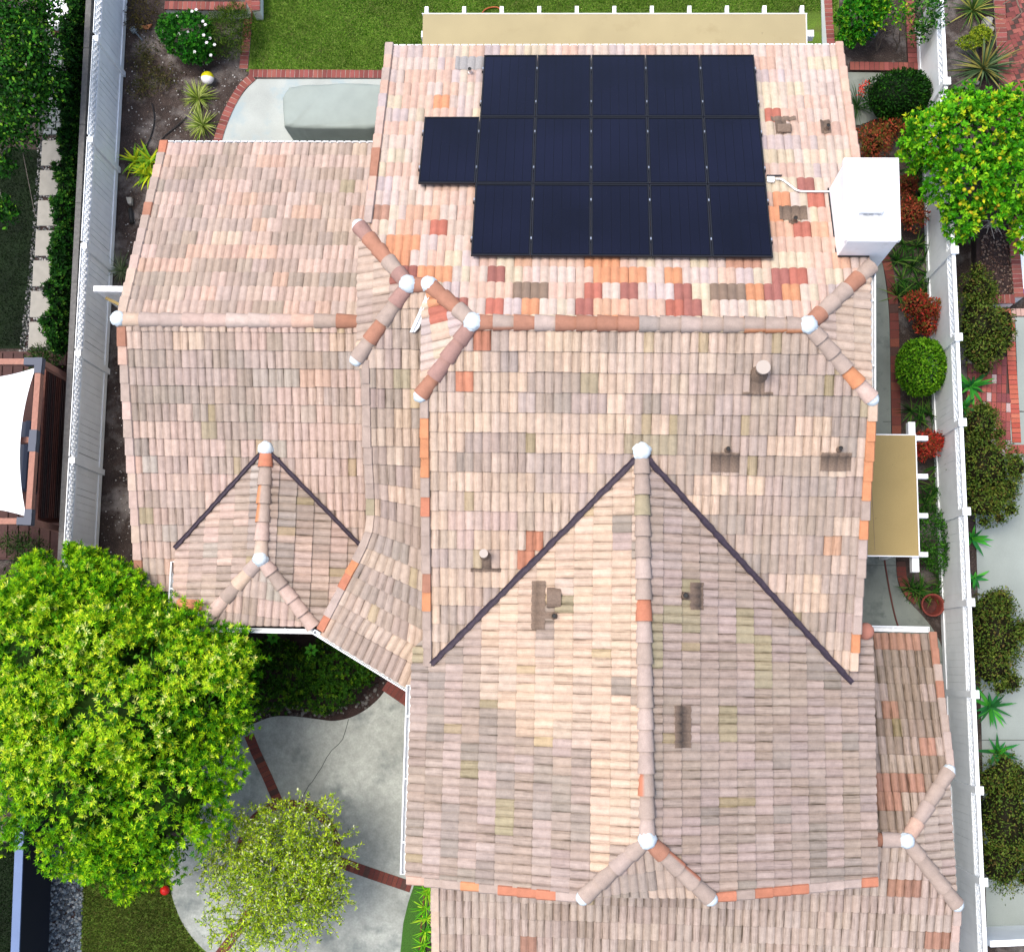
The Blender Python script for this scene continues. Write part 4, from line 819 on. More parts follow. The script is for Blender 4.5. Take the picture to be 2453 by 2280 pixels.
edging('garden_edging', [(2036, 158), (2200, 160)], m='brick', joint='jointdark', z=.08); edging('garden_edging', [(2187, 150), (2184, 90), (2178, -20)], z=.08, joint='jointdark', W=.21, pitch=.112)
edging('garden_edging', [(1991, 112), (1986, 40), (1982, -30)], z=.08, W=.18); edging('court_edging', [(2393, -20), (2402, 120), (2410, 245)], z=.03, W=.25, pitch=.112)
MB_ = MB(); MB_.bar(P(1972, -30, .03), P(1976, 118, .03), .12, .06); tag(MB_.build('lawn_curb', M['conc_back']), None, None, None, 'structure')
# herringbone court and used-brick patio of the neighbour
def brick_field(name, poly, ang, z, m, joint, kind='herring', bl=.205, bw=.105, bond=.5):
    q = [P(x, y, z)[:2] for x, y in poly]; 
    if area(q) < 0: q = q[::-1]
    par = tag(MB().poly([(a, b_, z-.008) for a, b_ in q]).build(name, M[joint]), None, None, None, 'structure'); c0 = np.mean(q, 0); ca, sa = math.cos(ang), math.sin(ang); cnt = 0
    for i in range(-26, 27):
        for j in range(-26, 27):
            if kind == 'herring':
                base = np.array([i*bw+j*bw, -i*bw+j*bw])*1. if False else None
                for (o, r) in ((np.array([0, 0]), 0), (np.array([bw*1.5, bw*.5]), math.pi/2)):
                    p = np.array([(i*1.+j*2.)*bw, (i*1.-j*2.)*bw]) if False else np.array([i*bw+j*2*bw, i*bw-j*2*bw])/1.0
                    p = np.array([i*bw, i*bw])+np.array([j*2*bw, -j*2*bw])+o
                    c = c0+np.array([ca*p[0]-sa*p[1], sa*p[0]+ca*p[1]])
                    if inside(q, *c) and cnt < 295: brick(c, ang+r, par, L=bl-.008, W=bw-.008, m=m, z=z); cnt += 1
            else:
                p = np.array([i*bw, j*bl+(bond*bl if i % 2 else 0)]); c = c0+np.array([ca*p[0]-sa*p[1], sa*p[0]+ca*p[1]])
                if inside(q, *c) and cnt < 295: brick(c, ang+math.pi/2, par, L=bl-.01, W=bw-.01, m=m, z=z); cnt += 1
    return par
brick_field('herringbone_court', [(2408, -60), (2490, -60), (2490, 300), (2422, 280)], math.radians(18), .025, 'brick', 'jointdark', 'herring')
brick_field('used_brick_patio', [(2320, 860), (2412, 860), (2424, 1088), (2320, 1088)], math.radians(-3), .02, 'brickold', 'jointdark', 'stack', bond=0.)
edging('used_brick_edging', [(2420, 762), (2424, 870), (2432, 985), (2436, 1060)], W=.19, z=.022, m='brickor', joint='jointdark'); edging('used_brick_edging', [(2388, 748), (2480, 748)], W=.17, z=.022, m='brickor', joint='jointdark')
edging('used_brick_edging', [(2395, 1076), (2480, 1076)], W=.2, z=.022, m='brickold', joint='jointdark', pitch=.2)
# ------------------------------------------------------------ stepping stones, pavers, pebbles of the left neighbour
sp = tag(MB().poly([(*P(x, y, -.002)[:2], -.002) for x, y in ((82, 390), (150, 390), (128, 850), (60, 850))][::-1]).build('stepping_path', M['mulch']), None, None, None, 'structure')
for (x0, x1, y0, y1) in [(101, 160, 337, 397), (96, 156, 408, 468), (91, 152, 480, 541), (86, 146, 552, 613), (80, 140, 624, 686), (74, 134, 697, 760), (70, 130, 771, 832)]:
    q = [P(x, y, .03)[:2] for x, y in ((x0, y0), (x1, y0), (x1-3, y1), (x0-3, y1))]
    MB().prism(q[::-1], -.01, .03).build('stepping_stone', M['paver'], sp, bevel=.006)
gp = tag(MB().poly([(*P(x, y, .0)[:2], .0) for x, y in ((88, 325), (175, 325), (190, 70), (100, 70))]).build('grey_paver_path', M['pebble'] if False else M['crack']), None, None, None, 'structure')
for r in range(17):
    for c in range(4):
        x = 96+c*21+(10 if r % 2 else 0)+(16-r)*.9*.6; y = 316-r*15
        if x > 168 : continue
        q = P(x+9, y, .02); o = MB().box((q[0], q[1], .01), (.18, .125, .04)).build('paver', M['greypaver'], gp)
def pebbles(name, poly, n, r0, r1, z, cols, flat=.55):
    q = [P(x, y, z)[:2] for x, y in poly]; 
    if area(q) < 0: q = q[::-1]
    q_ = np.array(q); lo, hi = q_.min(0), q_.max(0)
    ico = bmesh.new(); bmesh.ops.create_icosphere(ico, subdivisions=1, radius=1); iv = np.array([v.co for v in ico.verts]); fi = np.array([[v.index for v in f.verts] for f in ico.faces]); ico.free()
    V = []; Fs = []; C = []; k = 0
    while k < n:
        p = RNG.uniform(lo, hi)
        if not point_in(q, p): n -= .0; k += .0; 
        if not point_in(q, p): 
            continue
        r = RNG.uniform(r0, r1); a = RNG.uniform(0, 6.28); s = np.array([r*RNG.uniform(.8, 1.4), r, r*flat]); v = iv*s*RNG.uniform(.85, 1.15, (len(iv), 1)); v = v@np.array([[math.cos(a), math.sin(a), 0], [-math.sin(a), math.cos(a), 0], [0, 0, 1]])
        V.append(v+[p[0], p[1], z+r*flat*RNG.uniform(0, 1.2)]); Fs.append(fi+len(iv)*k); C.append(np.repeat(alb(cols[RNG.integers(len(cols))])[None]*RNG.uniform(.7, 1.2), len(iv), 0)); k += 1
    return tag(npmesh(name, np.concatenate(V), np.concatenate(Fs), np.concatenate(C), M['pebble'], smooth=False), None, None, None, 'stuff')
def point_in(q, p):
    c = False; j = len(q)-1
    for i in range(len(q)):
        if (q[i][1] > p[1]) != (q[j][1] > p[1]) and p[0] < (q[j][0]-q[i][0])*(p[1]-q[i][1])/(q[j][1]-q[i][1])+q[i][0]: c = not c
        j = i
    return c
GREYP = [(108, 122, 132), (78, 88, 98), (136, 150, 158), (54, 62, 72), (164, 170, 172), (90, 100, 108)]
pebbles('grey_pebbles', [(88, 2020), (205, 2050), (196, 2200), (192, 2330), (72, 2330)], 3400, .018, .042, -.01, GREYP)
pebbles('path_pebbles', [(92, 330), (162, 330), (140, 640), (128, 860), (46, 860), (64, 700), (80, 540)], 2600, .012, .032, -.006, [(150, 150, 146), (96, 98, 98), (186, 184, 178), (70, 72, 72)])
pebbles('soil_flecks', [(300, 40), (590, 160), (520, 400), (290, 720), (235, 1340), (340, 1340), (300, 760)], 900, .006, .02, -.012, [(200, 196, 190), (150, 130, 110), (90, 70, 60), (230, 226, 220)], .3)
pebbles('bark_chips', [(2350, 560), (2432, 540), (2440, 705), (2350, 705)], 700, .012, .03, .335, [(70, 50, 46), (110, 80, 66), (150, 126, 110), (50, 38, 36)], .25)
pebbles('shrub_bed_stones', [(600, 1690), (700, 1690), (850, 1690), (925, 1600), (925, 1645), (880, 1695), (800, 1722), (700, 1712), (610, 1728)], 110, .02, .05, .0, [(110, 104, 100), (80, 70, 64), (140, 136, 130)], .3)
# ============================================================ FENCES
def fence(name, label, A, B_, posts, face, h=1.85, board=.152, gap=.012, zl=1.5, boards=True, tr=.075, caps=True):
    """vinyl privacy fence from A to B_ (ground points); posts: distances along it; face = side the camera sees"""
    A = np.array(A, float); B_ = np.array(B_, float); d = unit(B_-A); face = np.array(face, float); t = empty(name, A, label, 'fence')
    for i, s in enumerate(posts):
        p = A+d*s; pt = MB().box(p+[0, 0, (h+(.06 if caps else -.14))/2], (.127, .127, h+(.06 if caps else -.14)), d).build('post', M['vinyl'], t)
        b = MB()
        if caps: b.box(p+[0, 0, h+.075], (.16, .16, .03), d); cp = [p+[0, 0, h+.14]]+[p+d*sx*.07+face*sy*.07+[0, 0, h+.09] for sx, sy in ((-1, -1), (1, -1), (1, 1), (-1, 1))]; b.mesh(cp, [(0, 1, 2), (0, 2, 3), (0, 3, 4), (0, 4, 1)]); caps and b.build('post_cap', M['vinyl'], pt)
        if i == len(posts)-1: break
        q = A+d*posts[i+1]; a = p+d*.065; e = q-d*.065
        MB().bar(a+[0, 0, h-.03], e+[0, 0, h-.03], tr, .06).build('top_rail', M['vinyl'], t); MB().bar(a+[0, 0, zl-.03], e+[0, 0, zl-.03], .06, .09).build('middle_rail', M['vinyl'], t); MB().bar(a+[0, 0, .14], e+[0, 0, .14], .06, .17).build('bottom_rail', M['vinyl'], t)
        L = np.linalg.norm(e-a); n = max(1, round(L/board))
        if boards:
            for k in range(n): MB().box(a+d*(k+.5)*L/n+[0, 0, (zl+.2)/2+face[2]], (L/n-gap*random.choice([.3, .6, 1.5]), .022, zl-.26), d).build('board', M['vinyl'], t)
        else: MB().box((a+e)/2+[0, 0, (zl+.2)/2], (L, .022, zl-.26), d).build('panel', M['vinyl'], t)
        b = MB(); s_ = .15; z0, z1 = zl+.015, h-.065
        for sg, of in ((1, .004), (-1, -.006)):
            x = -(z1-z0)
            while x < L:
                x0, x1 = x, x+(z1-z0); za, zb = (z0, z1) if sg > 0 else (z1, z0)
                c0, c1 = max(0, x0), min(L, x1)
                if c1-c0 > .03:
                    f = lambda xx: za+(zb-za)*(xx-x0)/(x1-x0); b.bar(a+d*c0+face*of+[0, 0, f(c0)], a+d*c1+face*of+[0, 0, f(c1)], .008, .05, up=face)
                x += s_
        o = b.build('lattice', M['vinyl'], t); o['kind'] = 'stuff'
    return t
A = P(317, -240, 0); B_ = P(226, 1480, 0); dl = unit(B_-A)
def along(x, y): return float((P(x, y, 0)-A)@dl)
xs = lambda y: 304.5-(y)*.0516
pl_ = [along(xs(y), y) for y in (-240, -50, 180, 409, 649, 891, 1132, 1375, 1480)]
fence('white_fence', 'white lattice topped board fence left of the house', A, B_, pl_, (1, 0, 0), tr=.014, caps=False)
A2 = P(2259, -120, 1.85)*[1, 1, 0]; B2 = P(2374, 2400, 1.85)*[1, 1, 0]; d2 = unit(B2-A2)
_cap = [(2262, -30), (2269, 196), (2280, 400), (2290, 600), (2299, 808), (2309, 1012), (2321, 1225), (2334, 1443), (2345, 1663), (2354, 1893), (2362, 2112), (2371, 2330)]
A2 = P(_cap[0][0]-5, _cap[0][1], 1.9)*[1, 1, 0]; B2 = P(_cap[-1][0]-6, _cap[-1][1], 1.9)*[1, 1, 0]; d2 = unit(B2-A2)
fence('white_fence', 'white lattice topped panel fence right of the house beside the shrubs', A2, B2, [float((P(x, y, 1.9)*[1, 1, 0]-A2)@d2) for x, y in _cap], (-1, 0, 0), gap=.003)
# weathered fence of the left neighbour, standing behind the white one
t = empty('grey_fence', P(215, 300, 0), 'weathered grey timber fence right behind the white one on the left', 'fence')
ga = P(225, -240, 1.7); gb = P(138, 1480, 1.7); dg = unit(gb-ga); L = np.linalg.norm(gb-ga)
for k in range(9): MB().bar(ga+dg*(k*L/9+.004), ga+dg*((k+1)*L/9-.004), .12, .035).build('cap_board', M['greywood'], t)
n = int(L/.15)
for k in range(n): MB().box((ga+dg*(k+.5)*.15)*[1, 1, 0]+[.03, 0, .84], (.14, .02, 1.66), dg).build('board', M['greywood'], t)
# low pale wall at the bottom right
t = MB(); a = P(2372, 2260, 1.2); t.bar(a-[0, 0, .6], a+[3., .22, -.6], .12, 1.2); tag(t.build('gate_panel', M['vinyl']), 'short white vinyl gate meeting the right fence at the bottom', 'gate')
# wall at the bottom left
ca = P(46, 2012, 1.5); cb_ = P(30, 2420, 1.5)
t = empty('garden_wall', P(50, 2100, 0), 'dark wall with blue grey cap at the bottom left corner', 'wall'); d = unit(cb_-ca)
MB().bar(ca-d*2-[0, 0, .02], cb_-[0, 0, .02], .17, .04).build('cap', M['bluewall'], t); MB().bar(ca-d*2-[0, 0, .77], cb_-[0, 0, .77], .13, 1.46).build('wall_face', M['navy'], t)
# side gate between left fence and house
t = empty('side_gate', P(270, 700, 0), 'white gate rail between the left fence and the house corner', 'gate')
a, b_ = P(226, 693, 1.95), P(300, 694, 1.95)
MB().bar(a, b_, .12, .1).build('top_rail', M['white'], t); n = 5
for k in range(n): MB().box(a+(b_-a)*(k+.5)/n-[0, 0, .98], ((b_-a)[0]/n-.01, .025, 1.84)).build('board', M['white'], t)
MB().bar(P(254, 714, 1.6), P(286, 730, 1.6), .06, .06).build('brace', M['tan2'], t)
t = empty('low_board_fence', P(280, 1380, 0), 'low weathered board fence between the white fence and the house front', 'fence')
MB().bar(P(225, 1378, .9), P(330, 1381, .9), .1, .04).build('cap_board', M['greywood'], t)
for k in range(7): MB().box(P(232+k*15, 1379, 0)+[0, 0, .44], (.125, .025, .88)).build('board', M['greywood'], t)
# ============================================================ PLANTS
def leaf_arrays(b, a, s, L, W, col, fold=.12):
    """kite shaped leaves: base b, axis a, side s (n,3); returns V,F,C"""
    n = len(b); a = a/np.linalg.norm(a, axis=1)[:, None]; s = s-a*(s*a).sum(1)[:, None]; s = s/np.maximum(np.linalg.norm(s, axis=1), 1e-6)[:, None]; up = np.cross(s, a)
    L = np.broadcast_to(L, (n,))[:, None]; W = np.broadcast_to(W, (n,))[:, None]
    m = b+a*L*.5
    V = np.stack([b, m+s*W*.5+up*W*fold, b+a*L-up*L*.08, m-s*W*.5+up*W*fold], 1).reshape(-1, 3)
    F = np.arange(4*n).reshape(n, 4); C = np.repeat(col, 4, 0); return V, F, C
def rnd_dir(n): v = RNG.normal(size=(n, 3)); return v/np.linalg.norm(v, axis=1)[:, None]
def cols_mix(n, cols, ws=None, jit=.22):
    c = np.array([alb(k, GAIN*.62) for k in cols]); i = RNG.choice(len(cols), n, p=None if ws is None else np.array(ws)/sum(ws)); return np.clip(c[i]*RNG.uniform(1-jit, 1+jit, (n, 1)), .002, .8)
def ell_points(blobs, n, depth=.35, low=-.5, lump=.1, seed=0):
    """points scattered through the outer shell of ellipsoids (cx,cy,cz,rx,ry,rz)"""
    bl = np.array(blobs, float); wt = bl[:, 3]*bl[:, 4]+bl[:, 4]*bl[:, 5]; idx = RNG.choice(len(bl), n, p=wt/wt.sum()); d = rnd_dir(n*3); d = d[d[:, 2] > low][:n]; idx = idx[:len(d)]
    ph = np.sin(d[:, 0]*5+seed)*np.sin(d[:, 1]*6+2*seed)+np.sin(d[:, 2]*7+d[:, 0]*4+seed)*.6
    r = (1-depth*RNG.random(len(d))**1.7)*(1+lump*ph); p = bl[idx, :3]+d*bl[idx, 3:]*r[:, None]; nn = d/bl[idx, 3:]; nn /= np.linalg.norm(nn, axis=1)[:, None]
    keep = np.ones(len(p), bool)
    for k in range(len(bl)):
        q = (p-bl[k, :3])/bl[k, 3:]; keep &= ~(((q**2).sum(1) < (1-depth*1.1)**2) & (idx != k))
    keep &= p[:, 2] > .02
    return p[keep], nn[keep]
def rosettes(p, nn, k, L, W, cols, ws=None, open_=.75, updir=.45, tipcol=None, jit=.2):
    n = len(p); ax = nn*.7+rnd_dir(n)*.45+np.array([0, 0, updir]); ax /= np.linalg.norm(ax, axis=1)[:, None]
    t = np.cross(ax, rnd_dir(n)); t /= np.linalg.norm(t, axis=1)[:, None]; u = np.cross(ax, t); base = cols_mix(n, cols, ws, jit); Vs = []; Fs = []; Cs = []; o = 0
    for i in range(k):
        new = i >= k*.6; an = 2*math.pi*(i*(1 if not new else 2.4)+RNG.uniform(-.25, .25, n))/k; o_ = np.minimum(.97, open_*(.55 if new else 1.1)*RNG.uniform(.6, 1.25, n))[:, None]
        dr = (t*np.cos(an)[:, None]+u*np.sin(an)[:, None])*o_+ax*np.sqrt(np.maximum(.05, 1-o_**2)); sd = np.cross(dr, ax)
        V, F, C = leaf_arrays(p+dr*L*.08, dr, sd, L*RNG.uniform(.7, 1.15, n), W*RNG.uniform(.8, 1.2, n), base*RNG.uniform(.85, 1.15, (n, 1))*(np.array([1.12, 1.06, 1.]) if new else np.array([.62, .8, .7]))); Vs.append(V); Fs.append(F+o); Cs.append(C); o += len(V)
    return np.concatenate(Vs), np.concatenate(Fs), np.concatenate(Cs)
def scatter_leaves(p, nn, L, W, cols, ws=None, jit=.25, up=.5):
    n = len(p); a = nn*.5+rnd_dir(n)*.8+np.array([0, 0, up*.4]); s = np.cross(a, nn+rnd_dir(n)*.6)
    return leaf_arrays(p, a, s, L*RNG.uniform(.7, 1.3, n), W*RNG.uniform(.7, 1.3, n), cols_mix(n, cols, ws, jit))
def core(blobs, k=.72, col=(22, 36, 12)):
    """lumpy filler shells inside a crown, coloured dark to stand for its inner shade"""
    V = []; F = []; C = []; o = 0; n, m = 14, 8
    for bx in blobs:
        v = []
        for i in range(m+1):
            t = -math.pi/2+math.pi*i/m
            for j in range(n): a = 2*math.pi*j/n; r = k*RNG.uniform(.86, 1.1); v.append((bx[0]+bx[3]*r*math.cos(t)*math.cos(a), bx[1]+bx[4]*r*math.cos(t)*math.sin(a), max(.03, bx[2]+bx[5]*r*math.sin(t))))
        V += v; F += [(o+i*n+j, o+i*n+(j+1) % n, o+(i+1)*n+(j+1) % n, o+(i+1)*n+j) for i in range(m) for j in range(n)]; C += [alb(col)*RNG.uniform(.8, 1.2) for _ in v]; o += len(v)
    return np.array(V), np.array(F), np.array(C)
def top_at(blobs, px, py, z1=4.):
    for z in np.arange(z1, .1, -.02):
        p = P(px, py, z)
        if any((((p-np.array(q[:3]))/np.array(q[3:]))**2).sum() < 1 for q in blobs): return p
    return P(px, py, .4)
def join(*parts):
    V = []; F = []; C = []; o = 0
    for v, f, c in parts: V.append(v); F.append(f+o); C.append(c); o += len(v)
    return np.concatenate(V), np.concatenate(F), np.concatenate(C)
def limbs(base, tips, r0, rt=.012, wob=.12, seed=0):
    rr = random.Random(seed); b = MB(); base = np.array(base, float)
    for tp in tips:
        tp = np.array(tp, float); L = np.linalg.norm(tp-base); pts = [base+(tp-base)*t+np.array([rr.uniform(-1, 1), rr.uniform(-1, 1), rr.uniform(-.3, .6)])*wob*L*math.sin(t*3.1)*.5 for t in (0, .25, .5, .75, 1)]
        b.tube(pts, [r0, r0*.8, r0*.55, r0*.35, rt], 6)
        for _ in range(3):
            t = rr.uniform(.4, .9); q = base+(tp-base)*t; b.tube([q, q+np.array([rr.uniform(-1, 1), rr.uniform(-1, 1), rr.uniform(.1, .7)])*L*.16, q+np.array([rr.uniform(-1, 1), rr.uniform(-1, 1), rr.uniform(.2, .8)])*L*.3], [r0*.35, r0*.22, rt*.6], 5)
    return b
def plant(name, label, cat, px, arrays, group=None, stem=None, barkm='bark', part='foliage'):
    t = empty(name, P(px[0], px[1], 0), label, cat, group); npmesh(part, *arrays, M['leaf'], t)
    if stem is not None: stem.build('trunk' if cat == 'tree' else 'stem', M[barkm], t)
    return t
def blob(px, py, h, rpx, ry=None, rz=None, zc=None):
    """ellipsoid whose silhouette centre shows at a pixel; rpx radius in photo px at height h"""
    k = (CAMH-h)/FOC; c = P(px, py, h); rx = rpx*k; return (c[0], c[1], h if zc is None else zc, rx, (ry or rpx)*k, rz if rz else rx*.8)
YG = [(196, 224, 36), (154, 200, 24), (104, 166, 18), (56, 120, 12), (228, 236, 100)]
# --- the big bright tree in front
bb = [blob(300, 1690, 3.1, 268, 250, 1.5), blob(215, 1850, 2.8, 205, 215, 1.5), blob(430, 1620, 3.2, 190, 150, 1.2), blob(395, 1900, 2.7, 150, 170, 1.3), blob(120, 1560, 2.9, 140, 170, 1.3), blob(95, 1850, 2.5, 110, 150, 1.2), blob(330, 2030, 2.2, 115, 110, 1.1), blob(560, 1650, 2.7, 62, 130, .9)]
b2 = [blob(120, 1450, 2.6, 165, 100, 1.0), blob(250, 1400, 2.8, 110, 62, .8), blob(350, 1480, 2.6, 105, 75, .8), blob(215, 1355, 2.7, 26, 44, .6), blob(95, 1360, 2.5, 40, 40, .5), blob(180, 1325, 2.6, 14, 26, .4), blob(245, 1345, 2.6, 12, 24, .3), blob(40, 1420, 2.3, 50, 26, .3)]
rr = random.Random(12); lob = []
for q in bb:
    for _ in range(7):
        a = rr.uniform(0, 6.283); e = rr.uniform(-.1, 1.0); f = rr.uniform(.22, .36); lob.append((q[0]+q[3]*math.cos(a)*math.cos(e)*.94, q[1]+q[4]*math.sin(a)*math.cos(e)*.94, q[2]+q[5]*math.sin(e)*.86, q[3]*f, q[4]*f, q[5]*f*1.1))
p, nn = ell_points(bb, 6500, .4, -.25, .16, 1); p_, n_ = ell_points(lob, 7500, .5, -.4, .2, 21); p = np.concatenate([p, p_]); nn = np.concatenate([nn, n_])
gap = np.sin(p[:, 0]*2.6+1.3*np.sin(p[:, 1]*2.1))*np.sin(p[:, 1]*3.1+p[:, 2]*2)+.5*np.sin(p[:, 0]*6.3+2)*np.sin(p[:, 1]*5.7); kp = gap > -.62; p = p[kp]; nn = nn[kp]
sh = RNG.choice(len(p), 170, replace=False); q_ = []; m_ = []
for i in sh:      # young shoots standing out of the crown
    d = unit(nn[i]+RNG.normal(size=3)*.35+[0, 0, .25])
    for s_ in np.linspace(.06, RNG.uniform(.14, .34), 5): q_.append(p[i]+d*s_); m_.append(d)
p = np.concatenate([p, q_]); nn = np.concatenate([nn, m_]); v1 = rosettes(p, nn, 9, .1, .025, YG, [.14, .34, .34, .16, .02])
hi = np.argsort(-(p[:, 2]+RNG.normal(0, .25, len(p))))[:1500]; v1b = rosettes(p[hi]+nn[hi]*.06, nn[hi], 8, .098, .026, [(214, 230, 56), (188, 218, 36), (236, 240, 130)], [.5, .35, .15], updir=.7)
p, nn = ell_points(b2, 4600, .5, -.3, .16, 2); v2 = rosettes(p, nn, 9, .1, .025, YG, [.16, .36, .3, .16, .02])
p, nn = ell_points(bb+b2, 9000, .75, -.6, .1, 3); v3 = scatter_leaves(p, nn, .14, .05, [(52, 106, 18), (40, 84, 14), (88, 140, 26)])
tb = P(285, 1800, 0); st = limbs(tb+[0, 0, 1.0], [np.array(q[:3])+[0, 0, .1] for q in bb+b2[:3]], .1, seed=4); st.tube([tb-[0, 0, .05], tb+[.05, 0, .5], tb+[0, 0, 1.05]], [.17, .14, .12], 9)
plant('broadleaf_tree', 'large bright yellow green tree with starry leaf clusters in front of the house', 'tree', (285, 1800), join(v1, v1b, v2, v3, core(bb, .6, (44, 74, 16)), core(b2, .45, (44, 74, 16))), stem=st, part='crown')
p, nn = ell_points([blob(25, 1640, 1.9, 75, 150, 1.0), blob(40, 1500, 1.8, 80, 80, .9)], 1500, .5, -.3, .12, 9)
plant('dark_shrub', 'dark green shrub at the left edge under the bright front tree', 'shrub', (30, 1620), rosettes(p, nn, 6, .13, .05, [(48, 104, 24), (36, 84, 20), (84, 140, 30)]))
# --- wispy small tree in the brick ring
tb = P(692, 2040, 0); bl = [blob(690, 2030, 2.0, 112, 106, .9), blob(630, 2090, 1.8, 104, 102, .9), blob(700, 2150, 1.7, 110, 100, .8), blob(770, 2050, 1.9, 60, 95, .7), blob(600, 2200, 1.5, 105, 70, .6), blob(690, 1965, 2.0, 75, 45, .6), blob(560, 2040, 1.6, 70, 90, .6), blob(780, 2150, 1.5, 50, 60, .5)]
tips = []
p, nn = ell_points(bl, 1250, .75, -.3, .25, 5); tw = limbs(tb+[0, 0, .5], [np.array(q[:3])+[0, 0, q[5]*.4] for q in bl], .05, .008, .2, 6); tw.tube([tb-[0, 0, .05], tb+[0, 0, .6]], [.08, .05], 8)
Vs = []
for i in range(len(p)):
    d = unit(nn[i]*.6+RNG.normal(size=3)*.5+[0, 0, .35]); L = RNG.uniform(.3, .6); q = p[i]-d*L*.4; tw.tube([q, q+d*L], [.006, .003], 3, cap=False)
    k = int(L*64); t_ = RNG.random(k)[:, None]*L; bs = q+d*t_; a = d*.5+rnd_dir(k)*.8; Vs.append((bs, a))
bs = np.concatenate([x[0] for x in Vs]); a = np.concatenate([x[1] for x in Vs]); n = len(bs)
va = leaf_arrays(bs, a, np.cross(a, rnd_dir(n)), RNG.uniform(.05, .095, n), RNG.uniform(.018, .032, n), cols_mix(n, [(198, 220, 50), (168, 202, 40), (124, 164, 32), (220, 230, 180), (66, 100, 24)], [.36, .3, .19, .1, .05]))
plant('small_olive_tree', 'small wispy olive green tree growing in the round brick ring', 'tree', (692, 2040), va, stem=tw, part='crown')
# --- shrubs under the eave
p, nn = ell_points([blob(700, 1610, .5, 120, 60, .45), blob(800, 1600, .5, 90, 65, .45), blob(640, 1660, .4, 75, 45, .4), blob(770, 1665, .4, 80, 40, .35), blob(860, 1590, .4, 50, 50, .35), blob(660, 1570, .5, 60, 40, .4)], 2600, .35, -.1, .12, 6)
plant('ground_cover_shrub', 'dark spreading shrub filling the shaded bed below the front gutters', 'shrub', (740, 1630), rosettes(p, nn, 6, .085, .035, [(56, 96, 20), (40, 76, 16), (90, 120, 24), (30, 54, 14)], [.4, .3, .2, .1]))
for i, (x, y, lb) in enumerate([(740, 1587, 'light green big leaved seedling rising in the middle of the dark front bed'), (655, 1527, 'light green big leaved seedling close under the small gable gutter'), (746, 1557, 'pale seedling with rounded leaves just above another in the dark front bed')]):
    c = P(x, y, .8); k = 7; a = np.array([[math.cos(j*.9), math.sin(j*.9), .25] for j in range(k)]); plant('seedling', lb, 'plant', (x, y), leaf_arrays(np.repeat(c[None], k, 0)+a*.02, a, np.cross(a, [[0, 0, 1.]]), .14, .08, cols_mix(k, [(96, 170, 40), (70, 150, 40)])), group='seedlings in the shaded front bed', stem=MB().tube([P(x, y, 0), c], .006, 4))
def strappy(name, label, cat, x, y, n, L, W, cols, ws=None, h=.3, arch=.8, spread=(.15, 1.), group=None, segs=3, r0=.03, sub=None):
    """tuft of arching blades"""
    cs = sub or [(x, y)]; V = []; F = []; C = []; o = 0
    for (cx_, cy_) in cs:
        c = P(cx_, cy_, .02)
        for i in range(n):
            an = RNG.uniform(0, 6.283); el = RNG.uniform(*spread); l = L*RNG.uniform(.6, 1.15); w_ = W*RNG.uniform(.8, 1.2); hd = np.array([math.cos(an), math.sin(an), 0]); sd = np.array([-hd[1], hd[0], 0]); q = c+hd*r0*RNG.random(); col = cols_mix(1, cols, ws)[0]; vv = []
            for s in range(segs+1):
                t = s/segs; ww = w_*(1-t**2)*(.7+.6*t if t < .5 else 1.); e = math.pi/2*(1-el)-arch*t*1.1; pt = q.copy()
                vv += [pt+sd*max(ww, .002)/2, pt-sd*max(ww, .002)/2]; q = q+(hd*math.cos(e)+np.array([0, 0, math.sin(e)]))*l/segs
            V += vv; F += [(o+2*k, o+2*k+1, o+2*k+3, o+2*k+2) for k in range(segs)]; C += [col*RNG.uniform(.9, 1.1)]*len(vv); o += len(vv)
    V = np.array(V); V[:, 2] = np.maximum(V[:, 2], .01); t = empty(name, P(x, y, 0), label, cat, group); npmesh('blades', V, np.array(F), np.array(C), M['leaf'], t); return t
STR = [(150, 168, 70), (120, 146, 50), (176, 186, 110), (90, 112, 40)]
strappy('strappy_grass', 'upper of two variegated strappy grass clumps beside the curved brick edge', 'plant', 476, 238, 120, .46, .026, STR, group='variegated grass clumps'); strappy('strappy_grass', 'lower of two variegated strappy grass clumps touching the roof edge', 'plant', 487, 302, 110, .46, .026, STR, group='variegated grass clumps')
strappy('cordyline', 'yellow green strappy plant at the corner of the left wing roof', 'plant', 340, 398, 26, .5, .06, [(196, 206, 40), (120, 170, 40), (170, 190, 30)], sub=[(325, 388), (362, 385), (350, 405), (360, 420)])
strappy('spiky_grass', 'grey green spiky tuft half hidden by the lower left wing roof', 'plant', 292, 650, 70, .5, .016, [(110, 130, 90), (80, 104, 60), (140, 150, 110)])
p, nn = ell_points([blob(455, 92, .55, 66, 62, .5), blob(425, 75, .5, 48, 40, .4), blob(480, 120, .4, 40, 34, .35)], 1300, .35, -.1, .12, 7); v = rosettes(p, nn, 7, .085, .03, [(44, 116, 26), (32, 92, 20), (74, 144, 36), (24, 70, 16)])
fl = []; o = plant('flowering_bush', 'round green bush dotted with white flowers in the top left bed', 'bush', (455, 92), v)
b = MB()
for (x, y) in [(430, 82), (450, 78), (488, 85), (492, 60), (503, 93), (495, 103), (514, 108), (505, 133), (466, 125), (425, 40), (460, 28), (390, 76), (486, 52), (470, 24)]:
    c = P(x, y, .98 if 415 < x < 500 and y < 125 else .8)
    for k in range(6): a = k*1.05; b.poly([c, c+[math.cos(a-.4)*.03, math.sin(a-.4)*.03, .012], c+[math.cos(a)*.042, math.sin(a)*.042, .005], c+[math.cos(a+.4)*.03, math.sin(a+.4)*.03, .012]])
b.build('blossom', M['ballwhite'], o)
